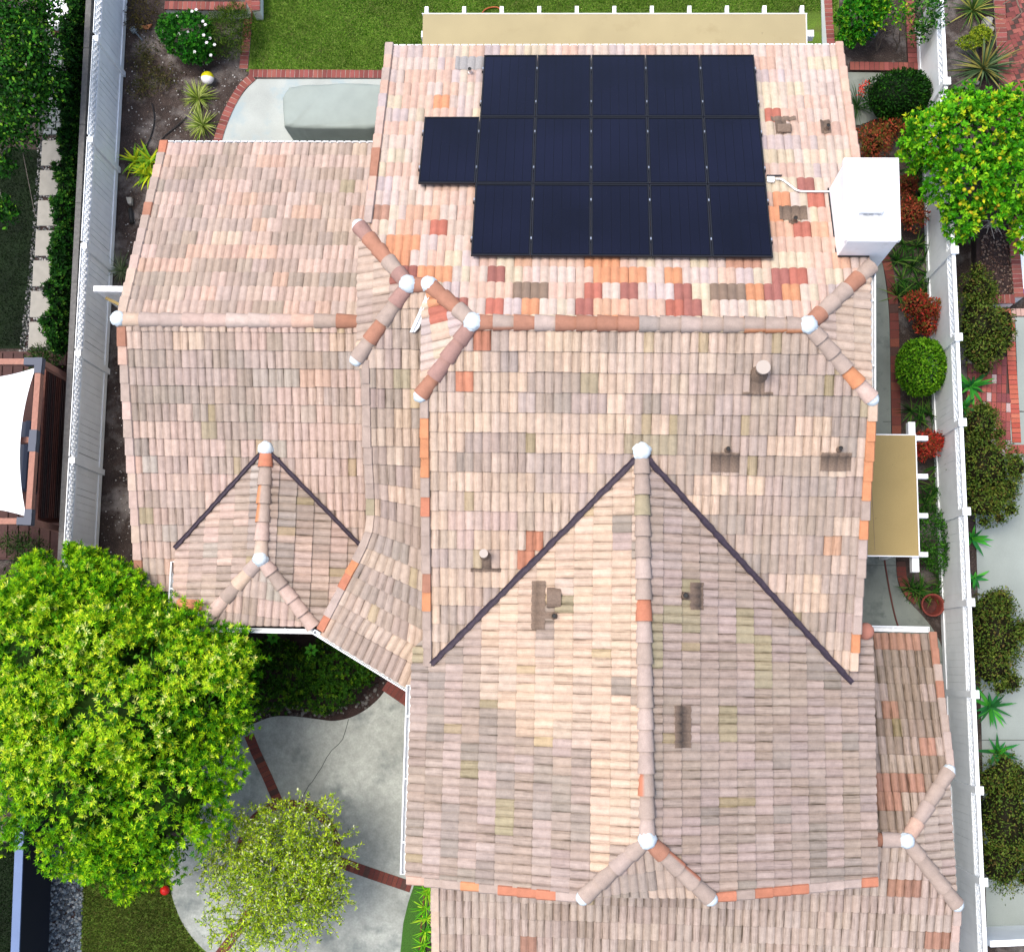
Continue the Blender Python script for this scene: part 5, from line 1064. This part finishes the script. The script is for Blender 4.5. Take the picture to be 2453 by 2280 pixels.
p, nn = ell_points([blob(545, 78, .5, 66, 62, .45), blob(570, 60, .5, 50, 50, .4), blob(545, 120, .3, 40, 24, .25)], 4200, .5, -.1, .12, 8); plant('juniper_bush', 'dark feathery juniper hanging over the bricks beside the flowering bush', 'bush', (548, 80), scatter_leaves(p, nn, .12, .012, [(66, 100, 26), (48, 78, 22), (90, 116, 34), (40, 60, 20)], up=1.))
p, nn = ell_points([blob(345, 30, .3, 42, 50, .25), blob(330, 60, .2, 26, 26, .2)], 700, .5, -.1, .2, 9); plant('brown_shrub', 'brown twiggy shrub against the top of the left fence', 'shrub', (345, 30), scatter_leaves(p, nn, .08, .022, [(70, 64, 30), (54, 46, 30), (88, 80, 40)]))
p, nn = ell_points([blob(350, 140, .06, 40, 60, .10), blob(385, 190, .06, 50, 40, .10), blob(340, 210, .06, 36, 36, .09)], 1300, .8, -.1, .3, 9); tag(npmesh('creeping_ground_cover', *scatter_leaves(p, nn, .07, .022, [(74, 74, 36), (60, 66, 32), (92, 84, 50)]), M['leaf']), None, None, None, 'stuff')
strappy('dead_stalks', 'dry bronze stalks leaning on the left fence at the top', 'plant', 300, 22, 18, .4, .02, [(70, 54, 54), (50, 40, 46)])
# --- left neighbour: hedge and tree
hb = [blob(188-.075*(y-10)+8*math.sin(y*.05), y, 1.15, 24+5*math.sin(y*.11), 34, .55) for y in range(0, 300, 40)]+[blob(178-.075*(y-300)+7*math.sin(y*.07), y, 1.0, 26+5*math.sin(y*.09), 32, .5) for y in range(300, 850, 40)]
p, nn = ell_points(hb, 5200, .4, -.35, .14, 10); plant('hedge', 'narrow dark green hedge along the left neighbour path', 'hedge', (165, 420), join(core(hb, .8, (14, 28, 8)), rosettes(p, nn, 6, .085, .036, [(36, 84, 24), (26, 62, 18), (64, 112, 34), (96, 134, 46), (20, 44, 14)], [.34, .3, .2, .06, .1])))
tt = [blob(30, 60, 2.8, 80, 75, 1.0), blob(90, 120, 2.8, 60, 70, .9), blob(20, 190, 2.7, 85, 80, 1.0), blob(70, 260, 2.6, 55, 70, .8), blob(110, 205, 2.5, 48, 60, .7), blob(15, 320, 2.5, 70, 50, .7), blob(110, 30, 2.6, 40, 40, .6), blob(10, 400, 2.2, 26, 22, .4), blob(14, 505, 2.2, 28, 34, .4)]
p, nn = ell_points(tt, 5200, .6, -.3, .2, 11); v = scatter_leaves(p, nn, .10, .055, [(52, 118, 28), (38, 90, 22), (88, 150, 38), (134, 182, 50), (28, 64, 18), (150, 150, 140)], [.3, .3, .2, .08, .1, .02])
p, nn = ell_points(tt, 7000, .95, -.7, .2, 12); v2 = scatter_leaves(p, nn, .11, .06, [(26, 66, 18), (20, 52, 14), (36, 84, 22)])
tb = P(-40, 200, 0); st = limbs(tb+[0, 0, 1.0], [np.array(q[:3])-[0, 0, q[5]*.1] for q in tt], .045, .008, .16, 12); st.tube([tb-[0, 0, .05], tb+[0, 0, 1.05]], [.14, .1], 8)
plant('neighbour_tree', 'dark leafy tree with pale twigs in the top left corner', 'tree', (-40, 200), join(v, v2), stem=st, barkm='bark', part='crown')
for nm, x, y, lb in (('fern_shrub', 105, 870, 'loose green shrub between the slatted screen and the hedge end'), ('fern_shrub', 70, 1320, 'dark leafy shrub below the shade sail pergola')):
    p, nn = ell_points([blob(x, y, .6, 42, 40, .4), blob(x-35 if y > 1000 else x+10, y-20, .5, 34, 26, .3)], 900, .6, -.2, .2, x); plant(nm, lb, 'shrub', (x, y), scatter_leaves(p, nn, .11, .02, [(40, 70, 26), (60, 92, 34), (28, 50, 18)]))
# --- right side bed
p, nn = ell_points([blob(2055, 45, .8, 48, 55, .6), blob(2085, 20, .8, 42, 40, .6), blob(2035, 90, .5, 28, 24, .35)], 1500, .4, -.2, .14, 13); plant('green_shrub', 'lush green shrub at the back corner beside the lawn curb', 'shrub', (2060, 45), rosettes(p, nn, 6, .08, .036, [(44, 120, 20), (30, 90, 16), (70, 150, 30), (110, 160, 30)]))
p, nn = ell_points([blob(2120, 35, 1.2, 42, 28, .4), blob(2160, 40, 1.1, 26, 34, .4), blob(2098, 62, 1.1, 26, 16, .3)], 420, .7, -.3, .2, 14); st = limbs(P(2100, 122, .05), [P(2135, 55, 1.0), P(2105, 60, 1.0)], .022, .008, .1, 3); st2 = limbs(P(2147, 122, .05), [P(2140, 60, 1.0), P(2165, 45, 1.0)], .02, .008, .1, 5); st.mesh(st2.v, st2.f)
plant('young_citrus', 'young lemon tree with bare thin trunks in the square brick bed', 'tree', (2140, 100), scatter_leaves(p, nn, .085, .045, [(64, 140, 24), (90, 164, 30), (150, 176, 30), (44, 104, 20)]), stem=st, part='crown')
p, nn = ell_points([blob(2212, 35, 1.3, 32, 60, .5), blob(2198, 85, 1.0, 22, 26, .4), blob(2250, 50, 1.9, 16, 20, .2), blob(2240, 15, 1.9, 26, 20, .25)], 900, .5, -.3, .2, 15); plant('fence_vine', 'dark green vine climbing over the top end of the right fence', 'vine', (2212, 60), scatter_leaves(p, nn, .09, .045, [(34, 84, 26), (24, 62, 20), (60, 120, 36), (90, 140, 50)]))
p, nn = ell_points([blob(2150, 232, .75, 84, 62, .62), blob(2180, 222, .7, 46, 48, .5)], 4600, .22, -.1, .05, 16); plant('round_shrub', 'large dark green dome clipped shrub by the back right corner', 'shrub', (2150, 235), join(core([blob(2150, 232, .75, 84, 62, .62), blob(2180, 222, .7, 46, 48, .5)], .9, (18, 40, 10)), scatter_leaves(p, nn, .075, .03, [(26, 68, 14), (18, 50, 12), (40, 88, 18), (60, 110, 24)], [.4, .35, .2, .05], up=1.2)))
strappy('fan_palm_plant', 'dark arching palm like plant beside the dome shrub', 'plant', 2052, 258, 60, .55, .02, [(44, 78, 36), (30, 58, 26), (70, 100, 50)])
p, nn = ell_points([blob(2074, 208, .4, 14, 12, .2), blob(2064, 222, .3, 10, 10, .15)], 120, .6, -.1, .2, 17); plant('red_flowers', 'small cluster of red flowers left of the dome shrub', 'flowers', (2072, 210), scatter_leaves(p, nn, .06, .03, [(226, 60, 44), (240, 90, 70), (190, 40, 40)]))
REDS = [(150, 72, 48), (172, 92, 58), (112, 100, 42), (122, 60, 42), (84, 92, 36), (196, 60, 50)]
def heavenly(lb, blobs, n, ws, px, seed):
    p, nn = ell_points(blobs, int(n*1.5), .5, -.2, .16, seed); plant('red_leaved_shrub', lb, 'shrub', px, join(core(blobs, .6, (48, 30, 16)), scatter_leaves(p, nn, .075, .028, REDS, ws)), group='red leaved shrubs in the side bed')
heavenly('orange and olive shrub beside the chimney and the roof edge', [blob(2090, 345, .6, 44, 46, .5), blob(2130, 312, .5, 38, 26, .4)], 1500, [.25, .25, .2, .06, .2, .04], (2090, 345), 18)
heavenly('rusty red shrub emerging from under the right side of the chimney', [blob(2180, 515, .6, 38, 40, .5)], 900, [.32, .25, .12, .18, .08, .05], (2180, 515), 19)
heavenly('small dark red shrub in shade above the rusty one near the chimney', [blob(2172, 448, .4, 22, 26, .35)], 400, [.35, .1, .1, .35, .1, 0], (2172, 448), 20)
heavenly('scarlet topped shrub between the strappy leaves and the ball topiary', [blob(2192, 735, .7, 34, 34, .5), blob(2228, 745, .6, 24, 26, .45), blob(2215, 785, .5, 28, 22, .35)], 1500, [.2, .12, .14, .14, .14, .26], (2205, 745), 21)
heavenly('vivid scarlet shrub at the upper corner of the khaki cover', [blob(2212, 1068, .7, 38, 34, .45), blob(2236, 1058, .6, 20, 20, .35)], 1300, [.25, .1, .03, .2, .02, .4], (2222, 1068), 22)
p, nn = ell_points([blob(2207, 880, .75, 58, 69, .66)], 5200, .12, -.3, .03, 23); plant('ball_topiary', 'bright green clipped ball topiary against the right fence', 'topiary', (2207, 885), join(scatter_leaves(p, nn, .062, .034, [(96, 150, 24), (70, 124, 18), (128, 176, 40), (44, 90, 14)], [.4, .3, .2, .1], up=.2), scatter_leaves(*ell_points([blob(2207, 880, .75, 52, 62, .58)], 1800, .3, -.3, .03, 24), .07, .04, [(30, 66, 12), (24, 52, 10)])))
AG = [(40, 84, 26), (30, 66, 20), (60, 108, 34), (24, 50, 16), (92, 120, 50)]
def agap(lb, x, y, sub, n=26, L=.5): strappy('strap_leaf_plant', lb, 'plant', x, y, n, L, .03, AG, group='dark strap leaved plants in the side bed', sub=sub)
agap('broad mass of dark strap leaves between two red shrubs right of the chimney foot', 2190, 640, [(2165, 585), (2195, 590), (2150, 625), (2185, 640), (2215, 620), (2160, 670), (2200, 680), (2225, 660), (2175, 700), (2150, 710), (2215, 700)])
agap('shaded strap leaves directly right of the chimney top', 2205, 470, [(2190, 425), (2215, 440), (2205, 475), (2222, 500), (2190, 400)])
agap('sparse strap leaves below the ball topiary', 2210, 985, [(2185, 985), (2210, 985), (2228, 990), (2200, 1005)], 16)
agap('strap leaves beside the rafters of the khaki cover', 2240, 1160, [(2248, 1115), (2235, 1165), (2255, 1150), (2230, 1190), (2252, 1185), (2215, 1205)], 22)
agap('bright strap leaves above the terracotta pot', 2225, 1415, [(2180, 1408), (2205, 1412), (2235, 1418), (2258, 1405), (2262, 1380), (2195, 1420)], 30, .42)
p, nn = ell_points([blob(2230, 1290, .55, 40, 70, .4), blob(2240, 1330, .5, 34, 44, .35), blob(2225, 1240, .4, 34, 30, .3)], 2100, .4, -.1, .12, 25); plant('green_shrub', 'dense mid green shrub below the khaki cover beside the fence', 'shrub', (2232, 1290), scatter_leaves(p, nn, .065, .034, [(46, 96, 24), (32, 74, 18), (70, 124, 34)]))
# --- right neighbour
OLV = [(92, 112, 40), (70, 96, 30), (116, 124, 48), (96, 84, 40), (50, 70, 22)]
def olive_bush(lb, blobs, n, px, seed):
    rr = random.Random(seed); blobs = list(blobs)+[(q[0]+q[3]*math.cos(a)*.95, q[1]+q[4]*math.sin(a)*.95, q[2]+rr.uniform(-.3, .25), q[3]*f, q[4]*f, q[5]*f) for q in blobs for a, f in [(rr.uniform(-1.7, 1.7), rr.uniform(.25, .45)) for _ in range(4)]]
    p, nn = ell_points(blobs, int(n*1.7), .45, -.3, .16, seed); q, mm = ell_points([(a[0], a[1], a[2], a[3]*1.12, a[4]*1.1, a[5]*1.05) for a in blobs], n//4, .2, -.2, .2, seed+1)
    plant('olive_bush', lb, 'bush', px, join(core(blobs, .72, (40, 38, 18)), scatter_leaves(p, nn, .066, .03, OLV, [.34, .3, .14, .1, .12]), scatter_leaves(q, mm, .05, .024, OLV)), group='brown green bushes outside the right fence')
olive_bush('brownish bush outside the right fence above the used brick paving', [blob(2345, 780, .9, 58, 80, .7), blob(2340, 700, .7, 45, 50, .5), blob(2350, 840, .8, 50, 45, .6)], 3600, (2345, 770), 30)
olive_bush('biggest brown green bush spilling from the fence towards the pale driveway', [blob(2355, 1120, .9, 70, 85, .7), blob(2345, 1020, .8, 45, 50, .6), blob(2360, 1200, .8, 62, 50, .6)], 4600, (2355, 1110), 32)
olive_bush('brown green bush outside the fence level with the terracotta pot', [blob(2385, 1520, .9, 66, 85, .7), blob(2375, 1590, .8, 58, 60, .6), blob(2360, 1460, .8, 40, 40, .5)], 4000, (2380, 1520), 34)
olive_bush('dark olive bush at the lower right edge beside the driveway joint', [blob(2405, 1960, .9, 66, 110, .7), blob(2400, 2060, .8, 62, 70, .6), blob(2390, 1870, .8, 48, 50, .5)], 4800, (2400, 1960), 36)
def agave(lb, x, y, n=26, L=.42, h=0): strappy('agave', lb, 'plant', x, y, n, L, .085, [(60, 150, 50), (50, 130, 66), (84, 176, 60), (40, 100, 50)], spread=(.1, .95), arch=.45, group='agaves along the neighbour side of the fence')
agave('blue green agave on the used brick paving outside the fence', 2325, 925, 30, .5); agave('small bright agave tucked below the first one by the fence', 2312, 975, 16, .3); agave('agave half hidden at the foot of the biggest bush', 2328, 1290, 22, .42)
agave('upper of two agaves beside the lower driveway', 2372, 1692, 30, .48); agave('lower of two agaves beside the lower driveway', 2388, 1800, 28, .46); agave('agave peeping out above the pot level bush', 2335, 1385, 14, .3)
YUC = [(70, 96, 60), (50, 76, 46), (110, 130, 90), (140, 136, 70)]
strappy('yucca', 'large spiky grey green yucca in the bed above the fruit tree', 'plant', 2355, 165, 90, .85, .045, YUC, spread=(.1, 1.), arch=.35); strappy('yucca', 'green yucca at the top right edge of the picture', 'plant', 2330, 25, 70, .65, .035, [(80, 110, 50), (60, 90, 36), (150, 150, 70)], arch=.5)
p, nn = ell_points([blob(2348, 85, .3, 26, 20, .22), blob(2320, 105, .3, 30, 16, .2)], 700, .4, -.1, .15, 40); plant('yellow_shrub', 'small yellow green shrub beside the spiky yucca', 'shrub', (2340, 92), rosettes(p, nn, 5, .05, .022, [(170, 180, 50), (140, 156, 40), (110, 130, 40)]))
cb_ = [blob(2330, 330, 2.2, 150, 95, .9), blob(2235, 330, 2.0, 80, 70, .7), blob(2400, 300, 2.2, 90, 80, .9), blob(2320, 440, 2.1, 105, 80, .9), blob(2420, 420, 2.1, 75, 110, .9), blob(2300, 530, 1.8, 46, 50, .6), blob(2200, 365, 1.8, 46, 40, .5), blob(2300, 262, 2.1, 50, 50, .6), blob(2445, 545, 1.6, 24, 70, .5)]
p, nn = ell_points(cb_, 3300, .4, -.35, .15, 41); v = rosettes(p, nn, 6, .11, .055, [(104, 180, 26), (74, 152, 20), (150, 206, 38), (50, 116, 16), (206, 214, 44)], [.3, .26, .22, .1, .12])
p, nn = ell_points(cb_, 2600, .8, -.5, .15, 42); v2 = scatter_leaves(p, nn, .11, .055, [(44, 110, 16), (34, 86, 14)])
tb = P(2345, 470, .3); st = limbs(tb+[0, 0, .5], [np.array(q[:3]) for q in cb_], .06, .012, .12, 8); st.tube([tb-[0, 0, .3], tb+[0, 0, .55]], [.1, .07], 8)
ct = plant('fruit_tree', 'bright green citrus tree laden with yellow fruit over the right fence', 'tree', (2345, 470), join(v, v2), stem=st, part='crown')
b = MB()
FR = [(2310, 455), (2323, 460), (2330, 452), (2300, 490), (2340, 475), (2350, 500), (2325, 510), (2384, 500), (2392, 492), (2268, 408), (2262, 300), (2345, 530), (2395, 380), (2440, 470), (2200, 380)]
for k, (x, y) in enumerate(FR): b = MB(); b.dome(top_at(cb_, x, y)+[0, 0, .0], .042, .95, 10, 6, full=True); o = b.build('fruit', M['fruit'] if 'fruit' in M else M.setdefault('fruit', mat('yellow_orange_fruit', rough=.5, objrand=[alb(c) for c in ((222, 206, 34), (214, 208, 30), (226, 196, 36))])), ct, smooth=True)
b = MB(); rr = random.Random(3); c = P(2372, 530, 1.2)
for k in range(26):
    d = np.array([rr.uniform(-1, 1), rr.uniform(-1, .3), rr.uniform(-.2, .5)]); L = rr.uniform(.2, .5); b.tube([c, c+d*L*.5+[rr.uniform(-.05, .05), rr.uniform(-.05, .05), 0], c+d*L], [.012, .008, .004], 4)
b.build('dead_branch', M['palebark'], ct)
# --- strip by the garage
strappy('lily_plants', 'bright strappy plants between the turf strip and the garage wall', 'plant', 1025, 2180, 22, .34, .03, [(120, 190, 30), (80, 160, 30), (170, 210, 50)], sub=[(1028, 2128), (1026, 2145), (1020, 2175), (1022, 2200), (1018, 2230), (1015, 2262), (1008, 2285)])
# --- grass blades
def grass(name, poly, n, h, cols, ws=None, z=0):
    q = [P(x, y, z)[:2] for x, y in poly]; 
    if area(q) < 0: q = q[::-1]
    q_ = np.array(q); lo, hi = q_.min(0), q_.max(0); p = RNG.uniform(lo, hi, (n*2, 2)); m = np.zeros(len(p), bool); X, Y = p[:, 0], p[:, 1]; j = len(q)-1
    for i in range(len(q)):
        m ^= ((q_[i, 1] > Y) != (q_[j, 1] > Y)) & (X < (q_[j, 0]-q_[i, 0])*(Y-q_[i, 1])/(q_[j, 1]-q_[i, 1]+1e-9)+q_[i, 0]); j = i
    p = p[m][:n]; k = len(p); b3 = np.c_[p, np.full(k, z)]; a = rnd_dir(k)*.7+np.array([0, 0, .8]); a[:, 2] = np.abs(a[:, 2])
    patch = np.sin(p[:, 0]*2.1+np.sin(p[:, 1]*3))*np.sin(p[:, 1]*2.6+1)*.16+np.sin(p[:, 0]*7)*np.sin(p[:, 1]*6)*.08+1
    c = cols_mix(k, cols, ws, .3)*patch[:, None]
    return tag(npmesh(name, *leaf_arrays(b3, a, rnd_dir(k), h*RNG.uniform(.6, 1.3, k), .011, c), M['leaf']), None, None, None, 'stuff')
G1 = [(100, 150, 40), (80, 128, 30), (124, 168, 54), (62, 104, 24), (150, 172, 84)]
grass('grass', [(600, -60), (2005, -60), (2005, 30), (1015, 30), (1015, 110), (930, 110), (930, 170), (602, 170)], 70000, .06, G1)
grass('front_grass', [(200, 2060), (400, 2100), (425, 2190), (470, 2260), (540, 2330), (540, 2350), (196, 2350)], 34000, .055, [(84, 96, 40), (66, 82, 28), (110, 112, 60), (60, 70, 26), (50, 110, 24)], [.34, .3, .2, .1, .06])
grass('dark_grass', [(-20, 350), (96, 365), (86, 560), (58, 830), (-20, 830)], 9000, .05, [(16, 36, 10), (22, 46, 12), (12, 26, 8)])  # blade colours hold the strip's deep shade
grass('strip_grass', [(-20, 2010), (40, 2025), (30, 2300), (-20, 2300)], 3500, .05, [(18, 40, 12), (24, 54, 14), (12, 28, 8)])  # shade is in these blade colours as well
# ============================================================ LOOSE OBJECTS
# covered outdoor furniture on the rear patio
cv = empty('furniture_cover', P(800, 280, 0), 'grey green fitted cover over patio furniture behind the left wing', 'cover'); zc = 1.05
o = [P(x, y, zc) for x, y in ((676, 232), (691, 208), (735, 203), (800, 200), (880, 199), (925, 205), (925, 300), (880, 308), (800, 308), (735, 307), (700, 305), (680, 302))]
bs = [q*[1, 1, 0]+[.03*(i in (0, 11)), 0, .08] for i, q in enumerate(o)]; n = len(o); b = MB(); N_ = 72; rng = random.Random(5)
def ring(pts, t): 
    k = t*len(pts); i = int(k) % len(pts); f = k-int(k); return pts[i]*(1-f)+pts[(i+1) % len(pts)]*f
V = []; 
cen = sum(o)/n
for lvl, (zf, ins) in enumerate([(1.0, .86), (1.0, .97), (.94, 1.0), (.6, .985), (.25, .97), (0, .99)]):
    for k in range(N_):
        q = ring(o, k/N_); w_ = (1-zf)*.07*math.sin(k*1.9+lvl)*(.5+.5*math.sin(k*.37)); c2 = cen*[1, 1, 0]+(q-cen)*[1, 1, 0]*(ins+w_); V.append((c2[0], c2[1], .06+(zc-.06)*zf+(.02*math.sin(k*.7) if lvl == 1 else 0)+(.025 if lvl == 0 else 0)))
b.mesh(V, [(l*N_+k, (l+1)*N_+k, (l+1)*N_+(k+1) % N_, l*N_+(k+1) % N_) for l in range(5) for k in range(N_)]+[tuple(range(N_))]); b.build('fabric', M['canvas'], cv, smooth=True)
for x, y in ((708, 330), (900, 330)): q = P(x, y, 0); MB().tube([q, q+[0, 0, .12]], .03, 8).build('foot', M['black'], cv)
# beach ball
c = P(497, 187, .19); t = empty('beach_ball', P(497, 190, 0), 'yellow and white beach ball lying on the soil in the left bed', 'ball')
for nm, m, a0, a1 in (('yellow_half', 'yellow', -.12, math.pi-.25), ('white_half', 'ballwhite', math.pi-.25, 2*math.pi-.12)):
    b = MB(); vs = []; fs = []; na, nb = 14, 10
    for i in range(na+1):
        for j in range(nb+1):
            th = a0+(a1-a0)*i/na; ph = math.pi*j/nb; vs.append(c+.15*np.array([math.cos(ph), math.sin(ph)*math.cos(th+.0)*.98, math.sin(ph)*math.sin(th)]) if False else c+.15*np.array([math.cos(ph), math.sin(ph)*math.sin(th), math.sin(ph)*math.cos(th)]))
    for i in range(na):
        for j in range(nb): fs.append((i*(nb+1)+j, i*(nb+1)+j+1, (i+1)*(nb+1)+j+1, (i+1)*(nb+1)+j))
    b.mesh(vs, fs); b.build(nm, M[m], t, smooth=True)
b = MB(); b.dome(P(395, 2132, .11), .1, 1., 16, 10, full=True); tag(b.build('red_ball', M['red'], smooth=True), 'small red ball on the front lawn below the big tree', 'ball')
t = empty('garden_trowel', P(325, 75, 0), 'pale metal garden shovel head lying near the left fence', 'tool'); a, e = P(318, 70, .03), P(341, 97, .03); d = unit(e-a)
MB().box(a+d*.04, (.17, .14, .012), d).build('blade', M['steel'], t, bevel=.01); MB().tube([a+d*.1, e], [.02, .012], 8).build('handle', M['steel'], t)
b = MB(); c = P(350, 64, .03); pts = [(-.14, .02), (-.06, -.06), (.06, -.07), (.14, .06), (.0, .035)]; b.prism([(c[0]+x, c[1]+y) for x, y in pts], -.01, .035); tag(b.build('terracotta_shard', M['terrain']), 'broken orange terracotta piece on the soil near the shovel head', 'pottery')
t = empty('downspout', P(312, 500, 0), 'black drain hose with beige downspout outlet beside the left wing', 'drain')
MB().tube([P(312, 500, .06), P(314, 520, .06), P(317, 535, .05)], .05, 10).build('hose', M['black'], t, smooth=True); MB().prism([tuple(P(x, y, .1)[:2]) for x, y in ((303, 474), (316, 474), (316, 490), (308, 490))][::-1], .02, .14).build('outlet', M['paver'], t)
for i, (pts, lb) in enumerate([([(364, 248), (369, 275), (368, 300), (360, 330), (350, 350), (343, 362)], 'black drip hose curving across the bare soil'), ([(448, 280), (420, 305), (395, 325), (384, 340), (378, 355)], 'black drip hose branching from the grass clumps')]):
    tag(MB().tube([P(x, y, .02) for x, y in smooth_line(pts, 4)], .014, 6).build('drip_hose', M['black'], smooth=True), lb, 'hose')
tag(MB().tube([P(x, y, .05) for x, y in smooth_line([(1155, 32), (1162, 24), (1174, 19), (1190, 18), (1200, 24)], 4)], .018, 6).build('garden_hose', M['hose'], smooth=True), 'short orange hose lying on the lawn by the patio cover', 'hose')
t = empty('floor_cable', P(2135, 1430, 0), 'dark red cable leading across the side walkway to a black valve', 'cable')
MB().tube([P(x, y, .03) for x, y in smooth_line([(2118, 1335), (2125, 1380), (2134, 1430), (2144, 1475), (2154, 1508)], 4)], .018, 6).build('cable', M['cable'], t, smooth=True)
MB().box(P(2156, 1508, .06), (.22, .09, .1), (1, .1, 0)).build('valve', M['black'], t, bevel=.015); MB().tube([P(2085, 1512, .05), P(2148, 1509, .05)], .02, 6).build('pipe', M['black'], t)
t = empty('plant_pot', P(2238, 1450, 0), 'wide empty terracotta pot beside the right fence', 'pot'); c = P(2235, 1449, .38); b = MB(); R_ = .262; prof = [(.155, 0), (.18, .12), (.215, .32), (.24, .33), (.24, .40), (.212, .40), (.195, .3), (.155, .1)]
vs = []; fs = []; n = 28
for r, zz in prof: vs += [(c[0]+r*math.cos(2*math.pi*k/n), c[1]+r*math.sin(2*math.pi*k/n), zz) for k in range(n)]
b.mesh(vs, [(i*n+k, i*n+(k+1) % n, (i+1)*n+(k+1) % n, (i+1)*n+k) for i in range(len(prof)-1) for k in range(n)]); b.build('bowl', M['terracotta'], t, smooth=True); MB().prism([(c[0]+.16*math.cos(a), c[1]+.16*math.sin(a)) for a in np.linspace(0, 6.283, 24, endpoint=False)], .09, .11).build('soil', M['potin'], t)
b = MB(); c = P(2083, 72, .25); b.dome(c, .2, .6, 16, 8, full=True, jit=.12, seed=3); o = tag(b.build('garden_ornament', M['bluecloth'], smooth=True), 'blue grey wrinkled garden ornament beside the young lemon tree', 'ornament')
for x, y, r, lb in [(2365, 55, .13, 'biggest pale rock in the bed beside the right brick edging'), (2375, 70, .07, 'small pale rock just below the biggest one'), (2374, 46, .05, 'tiny pale rock above the biggest one'), (2341, 198, .06, 'pale rock under the leaves of the spiky yucca')]:
    b = MB(); b.dome(P(x, y, .04), r, .6, 9, 5, full=True, jit=.3, seed=x); tag(b.build('rock', M['paver']), lb, 'rock', 'pale rocks in the right bed')
t = empty('white_cabinet', P(2445, 630, 0), 'long white storage item with a yellow tag right of the mulch planter', 'storage')
MB().prism([tuple(P(x, y, .2)[:2]) for x, y in ((2441, 540), (2500, 540), (2506, 700), (2448, 700))][::-1], 0, .2).build('body', M['vinyl'], t); MB().prism([tuple(P(x, y, .2)[:2]) for x, y in ((2437, 563), (2443, 563), (2443, 577), (2438, 577))][::-1], .19, .205).build('label_tag', M['yellow'], t); MB().box(P(2449, 700, .2), (.1, .12, .1)).build('end_cap', M['blue'], t, bevel=.01)
b = MB()
for pts in ([(2430, -15), (2440, 15), (2448, 30), (2436, 42), (2424, 50)], [(2404, 10), (2418, 2), (2436, -8)]): b.tube([P(x, y, .5-.4*(i/len(pts))) for i, (x, y) in enumerate(pts)], .018, 6)
tag(b.build('chair_frame', M['brownmetal']), 'dark bent metal chair leg on the herringbone court', 'chair')
# neighbour terrace: pergola with shade sail, slatted screen, daybed, deck boards
dk = bpy.data.objects['deck']
for k in range(12): q0, q1 = P(4+k*25.5-60, 846, .17), P(-2+k*25.5-70, 1336, .17); MB().bar(q0, q1, .205, .02).build('deck_board', M['decking'], dk)
zt = 2.5; pg = empty('pergola', P(60, 1050, 0), 'square timber pergola with slate metal corner brackets over the neighbour deck', 'pergola')
A_, B2_, C_, D_ = P(96, 868, zt), P(70, 1249, zt), P(-140, 1249, zt), P(-130, 868, zt)
for (p, q) in ((A_, B2_), (D_, A_), (C_, B2_), (P(82, 1055, zt-.2), P(-80, 1057, zt-.2))): MB().bar(p, q, .12, .15).build('beam', M['timber'], pg)
for q, dirs in ((A_, ((-.3, 0), (0, -.24))), (B2_, ((-.22, 0), (0, .24))), (P(82, 1057, zt), ((0, .22), (0, -.22)))):
    b = MB()
    for dx, dy in dirs: b.bar(q+[0, .0, .005], q+[dx, dy, .005], .15, .17)
    b.box(q+[0, 0, .006], (.16, .16, .172)); b.build('corner_bracket', M['slate'], pg)
for q in (A_, B2_): MB().prism([(q[0]-.06, q[1]-.06), (q[0]+.06, q[1]-.06), (q[0]+.06, q[1]+.06), (q[0]-.06, q[1]+.06)], 0, zt-.08).build('post', M['timber'], pg)
sa = empty('shade_sail', P(20, 1060, 0), 'taut white shade sail tied inside the pergola', 'shade sail'); b = MB(); n = 16; V = []
c00, c10, c11, c01 = P(-150, 905, 2.56), P(85, 881, 2.55), P(63, 1237, 2.55), P(-150, 1225, 2.56)
for i in range(n+1):
    for j in range(n+1):
        u, v_ = i/n, j/n; q = c00*(1-u)*(1-v_)+c10*u*(1-v_)+c11*u*v_+c01*(1-u)*v_; q = q+np.array([-.22*4*v_*(1-v_)*u**2, -.0+.12*4*u*(1-u)*(2*v_-1)*1.0, -.10*math.sin(math.pi*u)*math.sin(math.pi*v_)]); V.append(q)
b.mesh(V, [(i*(n+1)+j, i*(n+1)+j+1, (i+1)*(n+1)+j+1, (i+1)*(n+1)+j) for i in range(n) for j in range(n)]); b.build('cloth', M['sail'], sa, smooth=True)
for q, e in ((c10, A_), (c11, B2_)): MB().tube([q, e-[.05, 0, 0]], .008, 5).build('rope', M['alu'], sa)
sc_ = empty('slatted_screen', P(130, 1060, 0), 'redwood slatted privacy screen standing between pergola and left fence', 'screen')
for k in range(13):
    f = k/12; zz = 1.42-1.3*f; MB().bar(P(110+f*54, 884, zz), P(89+f*54, 1252, zz), .04, .07).build('slat', M['redwood'], sc_)
for y, xa in ((884, 112), (1250, 93)): MB().bar(P(xa-2, y-4, 1.42), P(xa+54, y-4, .1), .06, .08).build('end_rail', M['redwood'], sc_)
db = empty('outdoor_sofa', P(60, 1110, 0), 'dark outdoor sofa in the shade under the sail', 'sofa'); MB().box(P(62, 1095, .3), (.5, 1.5, .5)).build('seat', M['slate'], db, bevel=.03); MB().box(P(78, 1095, .5), (.14, 1.5, .7)).build('backrest', M['slate'], db, bevel=.03)
lg = empty('lounge_seat', P(138, 30, 0), 'white cushioned outdoor seat half covered by the corner tree', 'seat'); MB().prism([tuple(P(x, y, .55)[:2]) for x, y in ((100, -20), (167, -20), (164, 55), (158, 63), (118, 63), (104, 40))][::-1], .3, .55).build('cushion', M['cushion'], lg, bevel=.06); MB().prism([tuple(P(x, y, .3)[:2]) for x, y in ((108, -20), (162, -20), (160, 78), (120, 78))][::-1], 0, .28).build('base', M['redwood'], lg)
